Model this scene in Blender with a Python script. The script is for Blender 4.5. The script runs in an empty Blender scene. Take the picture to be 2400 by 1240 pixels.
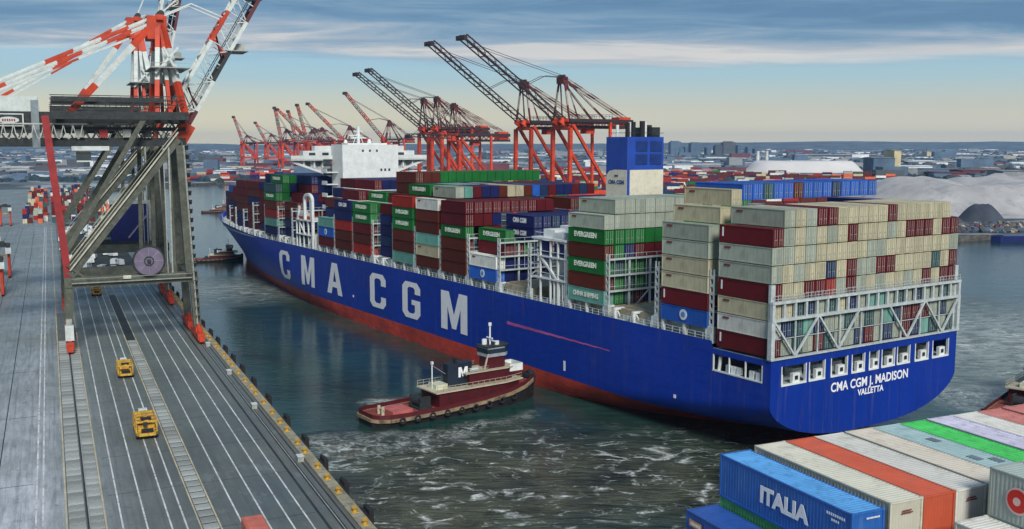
import bpy, bmesh, math, random
from mathutils import Vector, Matrix
R = random.Random(7)
rad = math.radians
S = bpy.context.scene
COL = S.collection

# ------------------------------------------------------------------ camera
F_PX, CAM_H = 2351.5, 50.75
PITCH = math.atan(282.0 / F_PX)
cam_d = bpy.data.cameras.new('camera'); cam = bpy.data.objects.new('camera', cam_d); COL.objects.link(cam)
cam_d.sensor_width = 36.0; cam_d.lens = 36.0 * F_PX / 2400.0
cam_d.clip_start = 0.5; cam_d.clip_end = 60000
cam.location = (0, 0, CAM_H); cam.rotation_euler = (math.pi / 2 - PITCH, 0, 0)
S.camera = cam

# ------------------------------------------------------------------ exposure, world, sun
S.view_settings.view_transform = 'Standard'; S.view_settings.look = 'None'
S.view_settings.exposure = 0.35; S.view_settings.gamma = 1.0; S.view_settings.use_curve_mapping = False
SUN_EL, SUN_AZ = rad(38), rad(163)        # azimuth clockwise from +Y (view axis): behind the camera, a little to the right
world = bpy.data.worlds.new('World'); S.world = world; world.use_nodes = True
wn, wl = world.node_tree.nodes, world.node_tree.links
wn.clear()
def N(nt, t, **k):
    n = nt.nodes.new(t)
    for a, b in k.items(): setattr(n, a, b)
    return n
def wmath(nt, op, a, b=None, c=None, clamp=False):
    n = nt.nodes.new('ShaderNodeMath'); n.operation = op; n.use_clamp = clamp
    for i, v in enumerate((a, b, c)):
        if v is None: continue
        if isinstance(v, (int, float)): n.inputs[i].default_value = v
        else: nt.links.new(v, n.inputs[i])
    return n.outputs[0]
def ramp(nt, fac, stops, interp='LINEAR'):
    n = nt.nodes.new('ShaderNodeValToRGB'); n.color_ramp.interpolation = interp
    e = n.color_ramp.elements
    while len(e) < len(stops): e.new(0.5)
    for x, (p, c) in zip(e, stops):
        x.position = p; x.color = c if len(c) == 4 else (*c, 1)
    nt.links.new(fac, n.inputs[0]); return n.outputs[0]
def mixc(nt, fac, a, b, mode='MIX'):
    n = nt.nodes.new('ShaderNodeMix'); n.data_type = 'RGBA'; n.blend_type = mode
    for i, v in ((0, fac), (6, a), (7, b)):
        if isinstance(v, (int, float)): n.inputs[i].default_value = v
        elif isinstance(v, tuple): n.inputs[i].default_value = v if len(v) == 4 else (*v, 1)
        else: nt.links.new(v, n.inputs[i])
    return n.outputs[2]
def noise(nt, vec, scale, detail=4, rough=0.55, dist=0.0):
    n = nt.nodes.new('ShaderNodeTexNoise'); n.inputs['Scale'].default_value = scale
    n.inputs['Detail'].default_value = detail; n.inputs['Roughness'].default_value = rough
    n.inputs['Distortion'].default_value = dist
    if vec is not None: nt.links.new(vec, n.inputs['Vector'])
    return n.outputs['Fac']
def mapping(nt, vec, scale=(1, 1, 1), loc=(0, 0, 0), rot=(0, 0, 0)):
    n = nt.nodes.new('ShaderNodeMapping'); n.inputs['Scale'].default_value = scale
    n.inputs['Location'].default_value = loc; n.inputs['Rotation'].default_value = rot
    nt.links.new(vec, n.inputs['Vector']); return n.outputs[0]

def build_world():
    nt = world.node_tree
    tc = N(nt, 'ShaderNodeTexCoord'); sep = N(nt, 'ShaderNodeSeparateXYZ'); nt.links.new(tc.outputs['Generated'], sep.inputs[0])
    z = wmath(nt, 'MAXIMUM', sep.outputs[2], 0.0)
    # clear-air gradient: warm at the horizon, pale cyan a few degrees up
    base = ramp(nt, z, [(0.0, (.80, .72, .52)), (0.012, (.72, .66, .49)), (0.035, (.53, .54, .46)), (0.062, (.34, .50, .56)), (0.092, (.25, .47, .64)), (0.3, (.20, .34, .50)), (1.0, (.26, .38, .52))])
    # the warm glow is strongest to the left of the view
    x = sep.outputs[0]
    warm = wmath(nt, 'MULTIPLY', wmath(nt, 'SUBTRACT', 0.35, x, clamp=True), wmath(nt, 'SUBTRACT', 1.0, wmath(nt, 'MULTIPLY', z, 16.0), clamp=True))
    base = mixc(nt, wmath(nt, 'MULTIPLY', warm, 0.9, clamp=True), base, (.82, .73, .42))
    # streaked cloud deck seen from below, denser overhead
    zz = wmath(nt, 'ADD', z, 0.035)
    cx = wmath(nt, 'DIVIDE', sep.outputs[0], zz); cy = wmath(nt, 'DIVIDE', sep.outputs[1], zz)
    cmb = N(nt, 'ShaderNodeCombineXYZ'); nt.links.new(cx, cmb.inputs[0]); nt.links.new(cy, cmb.inputs[1])
    v = mapping(nt, cmb.outputs[0], (0.20, 0.55, 1), (0.3, 6.0, 0), (0, 0, 0.10))
    n1 = noise(nt, v, 1.0, 6, 0.52, 0.35)
    n2 = noise(nt, mapping(nt, cmb.outputs[0], (0.16, 0.44, 1), (6.6, 6.1, 0), (0, 0, -0.16)), 1.0, 4, 0.5, 0.3)
    n3 = noise(nt, mapping(nt, cmb.outputs[0], (0.85, 1.5, 1), (3, 9, 0), (0, 0, .3)), 1.0, 7, 0.62, 0.7)
    ccol = ramp(nt, wmath(nt, 'ADD', wmath(nt, 'MULTIPLY', n2, 0.64), wmath(nt, 'MULTIPLY', n3, 0.36)),
                [(0.40, (.045, .13, .27)), (0.46, (.085, .19, .33)), (0.51, (.17, .26, .38)), (0.56, (.29, .34, .42)), (0.62, (.58, .54, .52))])
    edge = wmath(nt, 'ADD', z, wmath(nt, 'MULTIPLY', wmath(nt, 'SUBTRACT', n1, 0.5), 0.050))
    edge = wmath(nt, 'ADD', edge, wmath(nt, 'MULTIPLY', x, 0.012))
    cmask = ramp(nt, edge, [(0.0, (0, 0, 0)), (0.073, (0, 0, 0)), (0.086, (.85, .85, .85)), (0.2, (.92, .92, .92)), (1, (1, 1, 1))])
    rim = ramp(nt, edge, [(0.0, (0, 0, 0)), (0.073, (0, 0, 0)), (0.083, (1, 1, 1)), (0.100, (0, 0, 0)), (1, (0, 0, 0))])
    ccol = mixc(nt, wmath(nt, 'MULTIPLY', rim, wmath(nt, 'ADD', .35, wmath(nt, 'MULTIPLY', x, 1.0), clamp=True)), ccol, (.74, .66, .60))
    colr = mixc(nt, cmask, base, ccol)
    sky = N(nt, 'ShaderNodeTexSky'); sky.sky_type = 'NISHITA'; sky.sun_disc = False
    sky.sun_elevation = SUN_EL; sky.sun_rotation = SUN_AZ; sky.air_density = 1.2; sky.dust_density = 2.0
    b1 = N(nt, 'ShaderNodeBackground'); nt.links.new(sky.outputs[0], b1.inputs[0]); b1.inputs[1].default_value = 0.012
    b2 = N(nt, 'ShaderNodeBackground'); nt.links.new(colr, b2.inputs[0]); b2.inputs[1].default_value = 0.82
    ad = N(nt, 'ShaderNodeAddShader'); nt.links.new(b1.outputs[0], ad.inputs[0]); nt.links.new(b2.outputs[0], ad.inputs[1])
    out = N(nt, 'ShaderNodeOutputWorld'); nt.links.new(ad.outputs[0], out.inputs[0])
build_world()
sd = bpy.data.lights.new('sun', 'SUN'); sd.energy = 3.1; sd.angle = rad(18); sd.color = (1.0, .95, .87)
sun = bpy.data.objects.new('sun', sd); COL.objects.link(sun)
to_sun = Vector((math.sin(SUN_AZ) * math.cos(SUN_EL), math.cos(SUN_AZ) * math.cos(SUN_EL), math.sin(SUN_EL)))
sun.rotation_euler = to_sun.to_track_quat('Z', 'Y').to_euler()
S.cycles.volume_bounces = 0; S.cycles.max_bounces = 6; S.cycles.use_denoising = True

# ------------------------------------------------------------------ places
def at(px, py, z):
    """the point at height z that stands at photo pixel (px, py)"""
    a, b = (px - 1200) / F_PX, (620 - py) / F_PX
    c, s = math.cos(PITCH), math.sin(PITCH)
    r = Vector((a, c + b * s, -s + b * c)); t = (z - CAM_H) / r.z
    return Vector((r.x * t, r.y * t, z))
SHIP_X, SHIP_Y, SHIP_A = 40.4, 153.5, 0.577
QUAY_A = rad(24.7136)
def shipw(y, s, z): return Vector((SHIP_X - s * math.sin(SHIP_A) + y * math.cos(SHIP_A), SHIP_Y + s * math.cos(SHIP_A) + y * math.sin(SHIP_A), z))
def quayw(v, u, z): return Vector((-u * math.sin(QUAY_A) + v * math.cos(QUAY_A), u * math.cos(QUAY_A) + v * math.sin(QUAY_A), z))

# ------------------------------------------------------------------ materials
MATS = {}
def pm(name, col, rough=0.6, metal=0.0, var=0.25, scale=0.6, dirt=0.0, dirtcol=(.10, .07, .05), bump=0.0, bscale=8, rnd=0.12, ribs=None, spec=0.35, streak=False, dscale=None):
    if name in MATS: return MATS[name]
    m = bpy.data.materials.new(name); m.use_nodes = True; nt = m.node_tree
    b = nt.nodes['Principled BSDF']; b.inputs['Roughness'].default_value = rough; b.inputs['Metallic'].default_value = metal
    b.inputs['Specular IOR Level'].default_value = spec
    tc = N(nt, 'ShaderNodeTexCoord'); o = tc.outputs['Object']
    c = tuple(col)
    nz = noise(nt, o, scale, 5, 0.6)
    lo = tuple(max(0, x * (1 - var)) for x in c); hi = tuple(min(.95, x * (1 + var)) for x in c)
    cc = ramp(nt, nz, [(0.3, lo), (0.7, hi)])
    if dirt > 0:
        sv = mapping(nt, o, (1.6, 1.6, 0.22)) if streak else o
        d = noise(nt, sv, dscale or scale * 3, 6, 0.68)
        dm = ramp(nt, d, [(0.5, (0, 0, 0)), (0.68, (1, 1, 1))])
        cc = mixc(nt, wmath(nt, 'MULTIPLY', dm, dirt), cc, tuple(dirtcol))
    if rnd > 0:
        oi = N(nt, 'ShaderNodeObjectInfo')
        f = wmath(nt, 'ADD', 1 - rnd, wmath(nt, 'MULTIPLY', oi.outputs['Random'], 2 * rnd))
        hv = N(nt, 'ShaderNodeHueSaturation'); nt.links.new(cc, hv.inputs['Color']); nt.links.new(f, hv.inputs['Value']); cc = hv.outputs[0]
    nt.links.new(cc, b.inputs['Base Color'])
    h = None
    if ribs:
        w = N(nt, 'ShaderNodeTexWave'); w.wave_type = 'BANDS'; w.bands_direction = ribs[0]; w.wave_profile = 'SIN'
        w.inputs['Scale'].default_value = ribs[1]; nt.links.new(o, w.inputs['Vector']); h = w.outputs['Fac']
        bp = N(nt, 'ShaderNodeBump'); bp.inputs['Strength'].default_value = ribs[2]; bp.inputs['Distance'].default_value = 0.03
        nt.links.new(h, bp.inputs['Height']); nt.links.new(bp.outputs[0], b.inputs['Normal'])
    elif bump > 0:
        bn = noise(nt, o, bscale, 5, 0.6)
        bp = N(nt, 'ShaderNodeBump'); bp.inputs['Strength'].default_value = bump; bp.inputs['Distance'].default_value = 0.05
        nt.links.new(bn, bp.inputs['Height']); nt.links.new(bp.outputs[0], b.inputs['Normal'])
    MATS[name] = m; return m
CC = dict(cream=(.44, .41, .28), grey=(.31, .35, .29), white=(.62, .63, .58), maroon=(.105, .008, .012), red=(.28, .02, .012), brown=(.095, .018, .010),
          green=(.012, .14, .028), teal=(.13, .33, .28), blue=(.02, .10, .44), navy=(.010, .016, .095), orange=(.60, .12, .05), skyblue=(.10, .33, .66),
          paleblue=(.42, .52, .60), lilac=(.50, .49, .60), lime=(.06, .46, .10), pink=(.46, .17, .15), darkteal=(.03, .08, .09), steelblue=(.014, .034, .095))
for k, c in CC.items():
    pm('paint_' + k, c, .6, var=.16, scale=.35, dirt=.6, dirtcol=tuple(x * .42 + .012 for x in c), streak=True, rnd=.18, spec=.15)
hull_blue = pm('hull_blue', (.004, .034, .31), .42, var=.14, scale=.05, dirt=.25, dirtcol=(.03, .06, .26), rnd=0, streak=True, dscale=.5, spec=.22)
boot_red = pm('antifouling_red', (.44, .045, .022), .6, var=.35, scale=.12, dirt=.5, dirtcol=(.20, .035, .025), rnd=0)
def hull_detail(m, seam=.75, rust=.35):
    nt = m.node_tree; b = nt.nodes['Principled BSDF']; src = b.inputs['Base Color'].links[0].from_socket
    tc = N(nt, 'ShaderNodeTexCoord'); o = tc.outputs['Object']; sp = N(nt, 'ShaderNodeSeparateXYZ'); nt.links.new(o, sp.inputs[0])
    def line(v, period, w):
        f = wmath(nt, 'FRACT', wmath(nt, 'DIVIDE', v, period)); d = wmath(nt, 'MINIMUM', f, wmath(nt, 'SUBTRACT', 1.0, f))
        return wmath(nt, 'LESS_THAN', d, w / period)
    ln = wmath(nt, 'MAXIMUM', wmath(nt, 'MAXIMUM', line(sp.outputs[1], 9.2, .05), line(sp.outputs[2], 2.7, .045)), 0.0)
    c = mixc(nt, wmath(nt, 'MULTIPLY', ln, 1 - seam), src, (0, .005, .04))
    pn = N(nt, 'ShaderNodeTexNoise'); pn.inputs['Scale'].default_value = .03; pn.inputs['Detail'].default_value = 3; nt.links.new(o, pn.inputs['Vector'])
    st = noise(nt, mapping(nt, o, (.9, .9, .045)), 1.0, 6, .7)
    sm = ramp(nt, st, [(0.55, (0, 0, 0)), (0.72, (1, 1, 1))])
    c = mixc(nt, wmath(nt, 'MULTIPLY', sm, rust), c, (.10, .10, .17))
    s2 = noise(nt, mapping(nt, o, (.35, .35, .05), (9, 4, 2)), 1.0, 6, .75)
    c = mixc(nt, wmath(nt, 'MULTIPLY', ramp(nt, s2, [(0.60, (0, 0, 0)), (0.74, (1, 1, 1))]), rust * 1.2), c, (.14, .055, .03))
    low = wmath(nt, 'SUBTRACT', 1.0, wmath(nt, 'DIVIDE', sp.outputs[2], 6.5), clamp=True)
    sc = ramp(nt, noise(nt, mapping(nt, o, (1, .25, 1)), .9, 6, .7), [(0.48, (0, 0, 0)), (0.62, (1, 1, 1))])
    c = mixc(nt, wmath(nt, 'MULTIPLY', wmath(nt, 'MULTIPLY', sc, low), .55), c, (.03, .035, .07))
    nt.links.new(c, b.inputs['Base Color'])
    bn = noise(nt, mapping(nt, o, (.25, .25, .5)), 1.0, 3, .5); bp = N(nt, 'ShaderNodeBump'); bp.inputs['Strength'].default_value = .35; bp.inputs['Distance'].default_value = .25
    nt.links.new(bn, bp.inputs['Height']); nt.links.new(bp.outputs[0], b.inputs['Normal'])
hull_detail(hull_blue); hull_detail(boot_red, 1.0, .25)
hull_white = pm('letter_white', (.74, .76, .80), .5, var=.06, rnd=0)
deck_grey = pm('deck_grey', (.30, .36, .36), .7, var=.3, scale=.3, dirt=.4, dirtcol=(.12, .12, .11), rnd=0)
ship_white = pm('ship_white', (.62, .66, .66), .5, var=.12, scale=.4, dirt=.3, dirtcol=(.35, .36, .34), rnd=.04)
lash = pm('lashing_grey', (.42, .47, .48), .55, var=.2, scale=.8, dirt=.35, dirtcol=(.16, .16, .15), rnd=.05)
dark = pm('dark_void', (.012, .013, .018), .7, var=.3, rnd=0)
glass = pm('dark_glass', (.02, .035, .05), .12, var=.2, rnd=0, spec=.6)
black = pm('black_rubber', (.014, .014, .016), .75, var=.3, rnd=.05, bump=.2)
olive = pm('crane_olive', (.070, .078, .062), .6, var=.35, scale=.35, dirt=.5, dirtcol=(.17, .17, .13), rnd=.05, bump=.1)
cdark = pm('crane_dark', (.018, .024, .027), .6, var=.4, scale=.5, dirt=.4, dirtcol=(.07, .07, .06), rnd=.05)
corange = pm('crane_orange', (.44, .042, .013), .55, var=.3, scale=.3, dirt=.4, dirtcol=(.25, .05, .03), rnd=.06)
cred = pm('crane_red', (.26, .02, .022), .55, var=.3, scale=.4, dirt=.3, dirtcol=(.14, .03, .03), rnd=.05)
cwhite = pm('crane_white', (.50, .56, .55), .55, var=.15, scale=.5, dirt=.45, dirtcol=(.30, .31, .29), rnd=.05)
steel = pm('galvanised', (.28, .30, .28), .5, var=.3, scale=1.2, rnd=.05)
yellow = pm('machine_yellow', (.50, .30, .04), .5, var=.3, scale=1.2, dirt=.8, dirtcol=(.14, .07, .03), rnd=.05)
paint_white = pm('road_white', (.56, .58, .57), .7, var=.3, scale=.25, dirt=.85, dirtcol=(.17, .19, .19), rnd=0, dscale=.9)
paint_yellow = pm('road_yellow', (.48, .42, .28), .7, var=.3, scale=.25, dirt=.8, dirtcol=(.28, .26, .20), rnd=0, dscale=1.2)
concrete = pm('quay_edge_concrete', (.27, .25, .18), .85, var=.35, scale=.5, dirt=.6, dirtcol=(.08, .08, .06), bump=.4, bscale=2, rnd=0)
plate_m = pm('trench_plate', (.30, .32, .30), .8, var=.35, scale=.4, dirt=.5, dirtcol=(.08, .085, .08), rnd=.25)
purple = pm('reel_lilac', (.135, .115, .175), .6, var=.25, scale=.6, dirt=.3, rnd=0)
pinkglow = pm('pink_reflection', (.42, .10, .30), .5, var=.35, scale=.08, rnd=0)  # colour of the reflection painted on the hull side

# ------------------------------------------------------------------ mesh building
class MB:
    def __init__(s): s.v = []; s.f = []; s.m = []
    def add(s, vs, fs, mi=0):
        o = len(s.v); s.v += [tuple(p) for p in vs]; s.f += [tuple(i + o for i in f) for f in fs]; s.m += [mi] * len(fs); return s
    def box(s, x0, x1, y0, y1, z0, z1, mi=0):
        return s.add([(x0, y0, z0), (x1, y0, z0), (x1, y1, z0), (x0, y1, z0), (x0, y0, z1), (x1, y0, z1), (x1, y1, z1), (x0, y1, z1)],
                     [(0, 3, 2, 1), (4, 5, 6, 7), (0, 1, 5, 4), (1, 2, 6, 5), (2, 3, 7, 6), (3, 0, 4, 7)], mi)
    def beam(s, p, q, w, h=None, mi=0, up=(0, 0, 1)):
        p, q = Vector(p), Vector(q); d = (q - p)
        if d.length < 1e-6: return s
        d.normalize(); u = Vector(up)
        if abs(d.dot(u)) > .97: u = Vector((0, 1, 0))
        a = d.cross(u).normalized() * (w / 2); b = a.cross(d).normalized() * ((h or w) / 2)
        vs = [p - a - b, p + a - b, p + a + b, p - a + b, q - a - b, q + a - b, q + a + b, q - a + b]
        return s.add(vs, [(0, 3, 2, 1), (4, 5, 6, 7), (0, 1, 5, 4), (1, 2, 6, 5), (2, 3, 7, 6), (3, 0, 4, 7)], mi)
    def tube(s, p, q, r, n=8, mi=0, r2=None):
        p, q = Vector(p), Vector(q); d = (q - p).normalized(); u = Vector((0, 0, 1)) if abs(d.z) < .95 else Vector((1, 0, 0))
        a = d.cross(u).normalized(); b = d.cross(a).normalized(); r2 = r if r2 is None else r2
        vs = [p + (a * math.cos(t) + b * math.sin(t)) * r for t in [2 * math.pi * i / n for i in range(n)]] + \
             [q + (a * math.cos(t) + b * math.sin(t)) * r2 for t in [2 * math.pi * i / n for i in range(n)]]
        fs = [(i, (i + 1) % n, n + (i + 1) % n, n + i) for i in range(n)] + [tuple(range(n))[::-1], tuple(range(n, 2 * n))]
        return s.add(vs, fs, mi)
    def banded(s, p, q, w, bands, h=None, rnd=False):
        p, q = Vector(p), Vector(q); n = len(bands)
        for i, m in enumerate(bands):
            a, b = p.lerp(q, i / n), p.lerp(q, (i + 1) / n)
            if rnd: s.tube(a, b, w / 2, 8, m)
            else: s.beam(a, b, w, h, m)
        return s
    def prism(s, pts, z0, z1, mi=0):
        n = len(pts)
        return s.add([(x, y, z0) for x, y in pts] + [(x, y, z1) for x, y in pts],
                     [tuple(range(n))[::-1], tuple(range(n, 2 * n))] + [(i, (i + 1) % n, n + (i + 1) % n, n + i) for i in range(n)], mi)
    def ring(s, c, r, t, n=12, mi=0, axis='x', k=6):
        c = Vector(c); vs = []; fs = []
        for i in range(n):
            a = 2 * math.pi * i / n; e = Vector((0, math.cos(a), math.sin(a))) if axis == 'x' else Vector((math.cos(a), 0, math.sin(a)))
            ax = Vector((1, 0, 0)) if axis == 'x' else Vector((0, 1, 0))
            for j in range(k):
                b = 2 * math.pi * j / k; vs.append(c + e * (r + t * math.cos(b)) + ax * t * math.sin(b))
        for i in range(n):
            for j in range(k): fs.append((i * k + j, ((i + 1) % n) * k + j, ((i + 1) % n) * k + (j + 1) % k, i * k + (j + 1) % k))
        return s.add(vs, fs, mi)
    def mesh(s, name, mats):
        me = bpy.data.meshes.new(name); me.from_pydata(s.v, [], s.f); 
        for m in mats: me.materials.append(m)
        if len(mats) > 1: me.polygons.foreach_set('material_index', s.m)
        me.update(); return me
    def build(s, name, mats, parent=None, loc=None, **k):
        if not isinstance(mats, (list, tuple)): mats = [mats]
        return place(name, s.mesh(name, mats), parent, loc, **k)
def place(name, me, parent=None, loc=None, rot=None, scale=None):
    o = bpy.data.objects.new(name, me); COL.objects.link(o)
    if parent is not None: o.parent = parent
    if loc is not None: o.location = loc
    if rot is not None: o.rotation_euler = rot
    if scale is not None: o.scale = scale
    return o
def tag(o, label=None, cat=None, group=None, kind=None):
    if label: o['label'] = label
    if cat: o['category'] = cat
    if group: o['group'] = group
    if kind: o['kind'] = kind
    return o
def thing(name, loc, rz=0.0, label=None, cat=None, group=None):
    o = bpy.data.objects.new(name, None); COL.objects.link(o); o.location = loc; o.rotation_euler = (0, 0, rz)
    o.empty_display_size = .5
    return tag(o, label, cat, group)
def copy_tree(o, parent=None):
    c = o.copy(); COL.objects.link(c)
    if parent is not None: c.parent = parent
    for ch in list(o.children): copy_tree(ch, c)
    return c
def box(x0, x1, y0, y1, z0, z1): return MB().box(x0, x1, y0, y1, z0, z1)
ORD = ['zeroth', 'first', 'second', 'third', 'fourth', 'fifth', 'sixth', 'seventh', 'eighth', 'ninth', 'tenth', 'eleventh', 'twelfth', 'thirteenth', 'fourteenth', 'fifteenth', 'sixteenth', 'seventeenth', 'eighteenth', 'nineteenth', 'twentieth']
_txt = {}
def text_mesh(body, size=1.0, offset=0.02, extrude=0.01):
    key = (body, size, offset)
    if key in _txt: return _txt[key]
    c = bpy.data.curves.new('txt', 'FONT'); c.body = body; c.size = size; c.offset = offset; c.extrude = extrude
    c.align_x = 'CENTER'; c.align_y = 'CENTER'; c.resolution_u = 3
    o = bpy.data.objects.new('txt', c); COL.objects.link(o)
    bpy.context.view_layer.update()
    me = bpy.data.meshes.new_from_object(o.evaluated_get(bpy.context.evaluated_depsgraph_get()))
    bpy.data.objects.remove(o); bpy.data.curves.remove(c)
    _txt[key] = me; return me
def text(name, body, size, mat, parent, loc, rot, xs=1.0, offset=0.02):
    me = text_mesh(body, size, offset).copy(); me.materials.clear(); me.materials.append(mat)
    return place(name, me, parent, loc, rot, (xs, 1, 1))

# ================================================================== WATER
def water_material():
    m = bpy.data.materials.new('harbour_water'); m.use_nodes = True; nt = m.node_tree
    b = nt.nodes['Principled BSDF']; geo = N(nt, 'ShaderNodeNewGeometry'); P = geo.outputs['Position']
    sep = N(nt, 'ShaderNodeSeparateXYZ'); nt.links.new(P, sep.inputs[0]); X, Y = sep.outputs[0], sep.outputs[1]
    dnb = N(nt, 'ShaderNodeTexNoise'); dnb.inputs['Scale'].default_value = .045; dnb.inputs['Detail'].default_value = 6; nt.links.new(P, dnb.inputs['Vector'])
    offb = N(nt, 'ShaderNodeVectorMath', operation='MULTIPLY_ADD'); nt.links.new(dnb.outputs['Color'], offb.inputs[0]); offb.inputs[1].default_value = (26, 26, 0)
    pb = N(nt, 'ShaderNodeVectorMath', operation='SUBTRACT'); nt.links.new(P, pb.inputs[0]); pb.inputs[1].default_value = (13, 13, 0); nt.links.new(pb.outputs[0], offb.inputs[2])
    def blob(px, py, rx, ry, ang=0.0, soft=.8):
        c = at(px, py, 0); v = mapping(nt, P, (1, 1, 0), (0, 0, 0))
        sub = N(nt, 'ShaderNodeVectorMath', operation='SUBTRACT'); nt.links.new(offb.outputs[0], sub.inputs[0]); sub.inputs[1].default_value = (c.x, c.y, 0)
        mp = N(nt, 'ShaderNodeMapping'); mp.vector_type = 'TEXTURE'; mp.inputs['Rotation'].default_value = (0, 0, ang); mp.inputs['Scale'].default_value = (rx, ry, 1)
        nt.links.new(sub.outputs[0], mp.inputs['Vector'])
        ln = N(nt, 'ShaderNodeVectorMath', operation='LENGTH'); nt.links.new(mp.outputs[0], ln.inputs[0])
        return wmath(nt, 'MULTIPLY', wmath(nt, 'SUBTRACT', 1.0, ln.outputs['Value'], clamp=True), 1 / soft, clamp=True)
    def mx(*a):
        r = a[0]
        for q in a[1:]: r = wmath(nt, 'MAXIMUM', r, q)
        return r
    wash = mx(blob(1300, 1140, 70, 36, .15, .7), blob(1050, 1180, 34, 22, .2, .7), blob(1000, 1070, 40, 14, .55), blob(800, 1050, 16, 11, .5), blob(1600, 1150, 30, 22, .2))
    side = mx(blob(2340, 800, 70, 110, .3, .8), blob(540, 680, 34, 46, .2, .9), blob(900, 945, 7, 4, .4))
    n_big = noise(nt, mapping(nt, P, (1, 1, 0)), .035, 3, .5)
    # muddy green brown in the wash, dark teal elsewhere
    colr = ramp(nt, n_big, [(0.3, (.003, .018, .016)), (0.7, (.012, .052, .042))])
    mud = mixc(nt, ramp(nt, noise(nt, P, .10, 5, .62, .8), [(.35, (0, 0, 0)), (.65, (1, 1, 1))]), (.010, .015, .009), (.075, .082, .050))
    stk = ramp(nt, noise(nt, mapping(nt, P, (.35, 1.5, 0), (0, 0, 0), (0, 0, .25)), .30, 5, .62, .6), [(.38, (0, 0, 0)), (.66, (1, 1, 1))])  # streaks of sky-lit ripples put into the water colour
    mud = mixc(nt, wmath(nt, 'MULTIPLY', stk, .42), mud, (.13, .155, .125))
    colr = mixc(nt, wmath(nt, 'MULTIPLY', stk, .22), colr, (.06, .13, .12))
    colr = mixc(nt, wash, colr, mud)
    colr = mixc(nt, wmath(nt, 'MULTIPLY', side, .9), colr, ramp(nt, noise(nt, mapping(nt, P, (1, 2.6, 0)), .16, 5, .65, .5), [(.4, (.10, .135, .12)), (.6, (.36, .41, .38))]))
    # foam threads: edges of distorted cells, broken up
    dn = N(nt, 'ShaderNodeTexNoise'); dn.inputs['Scale'].default_value = .16; dn.inputs['Detail'].default_value = 5; nt.links.new(P, dn.inputs['Vector'])
    off = N(nt, 'ShaderNodeVectorMath', operation='MULTIPLY_ADD'); nt.links.new(dn.outputs['Color'], off.inputs[0]); off.inputs[1].default_value = (13, 9, 0); nt.links.new(P, off.inputs[2])
    def threads(sc, wd, stretch, rot):
        vo = N(nt, 'ShaderNodeTexVoronoi', feature='DISTANCE_TO_EDGE'); vo.inputs['Scale'].default_value = sc
        nt.links.new(mapping(nt, off.outputs[0], stretch, (0, 0, 0), (0, 0, rot)), vo.inputs['Vector'])
        return ramp(nt, vo.outputs['Distance'], [(0.0, (1, 1, 1)), (wd, (.35, .35, .35)), (wd * 2.2, (0, 0, 0))])
    t1 = threads(.115, .042, (.7, 1.6, 0), .35); t2 = threads(.34, .040, (.7, 1.5, 0), .2)
    br = ramp(nt, noise(nt, P, .13, 6, .68, .8), [(0.50, (0, 0, 0)), (0.62, (1, 1, 1))])
    br2 = ramp(nt, noise(nt, mapping(nt, P, (1, 1, 0), (40, 11, 0)), .16, 6, .72, .6), [(0.53, (0, 0, 0)), (0.66, (1, 1, 1))])
    foam = mx(wmath(nt, 'MULTIPLY', t1, br), wmath(nt, 'MULTIPLY', t2, wmath(nt, 'MULTIPLY', br2, .8)))
    fr = wmath(nt, 'MULTIPLY', foam, wmath(nt, 'MULTIPLY', wash, 1.25), clamp=True)
    patch = mx(blob(795, 1040, 14, 7, .5, .8), wmath(nt, 'MULTIPLY', blob(1010, 1020, 26, 5, .62, .7), .7), wmath(nt, 'MULTIPLY', blob(910, 950, 9, 5, .5, .8), .8), wmath(nt, 'MULTIPLY', blob(2290, 930, 14, 12, .5, .8), .8))
    pn = ramp(nt, noise(nt, P, .5, 6, .7, 1.0), [(0.42, (0, 0, 0)), (0.62, (1, 1, 1))])
    fr = mx(fr, wmath(nt, 'MULTIPLY', patch, wmath(nt, 'MULTIPLY', pn, .8)), wmath(nt, 'MULTIPLY', wmath(nt, 'MULTIPLY', foam, side), .75))
    n_small = ramp(nt, noise(nt, P, 1.4, 5, .7), [(0.35, (.35, .35, .35)), (0.62, (1, 1, 1))])
    fr = wmath(nt, 'MULTIPLY', fr, n_small, clamp=True)
    colr = mixc(nt, fr, colr, (.80, .84, .80))
    nt.links.new(colr, b.inputs['Base Color'])
    b.inputs['IOR'].default_value = 1.33
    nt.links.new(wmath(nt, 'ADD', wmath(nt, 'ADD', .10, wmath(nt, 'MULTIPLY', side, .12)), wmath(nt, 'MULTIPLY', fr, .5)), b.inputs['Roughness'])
    # waves
    w1 = noise(nt, mapping(nt, P, (1, 2.2, 0), (0, 0, 0), (0, 0, .4)), .11, 4, .55, .4)
    w2 = noise(nt, mapping(nt, P, (.55, 2.1, 0), (7, 3, 0), (0, 0, -.1)), .42, 5, .6, .5)
    w3 = noise(nt, mapping(nt, P, (1, 1.5, 0), (3, 8, 0), (0, 0, .9)), 1.9, 4, .6)
    amp = wmath(nt, 'ADD', .085, wmath(nt, 'MULTIPLY', mx(wash, wmath(nt, 'MULTIPLY', side, .8)), .75))
    hgt = wmath(nt, 'ADD', wmath(nt, 'MULTIPLY', w1, 1.0), wmath(nt, 'ADD', wmath(nt, 'MULTIPLY', w2, .62), wmath(nt, 'MULTIPLY', w3, .10)))
    hgt = wmath(nt, 'MULTIPLY', hgt, amp)
    bp = N(nt, 'ShaderNodeBump'); bp.inputs['Strength'].default_value = 1.0; bp.inputs['Distance'].default_value = 1.1
    nt.links.new(hgt, bp.inputs['Height']); nt.links.new(bp.outputs[0], b.inputs['Normal'])
    return m
w = MB()
w.add([(-13600, -285, 0), (13600, -285, 0), (13600, 3000, 0), (-13600, 3000, 0)], [(0, 1, 2, 3)])
tag(w.build('water', water_material()), kind='structure')

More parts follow.
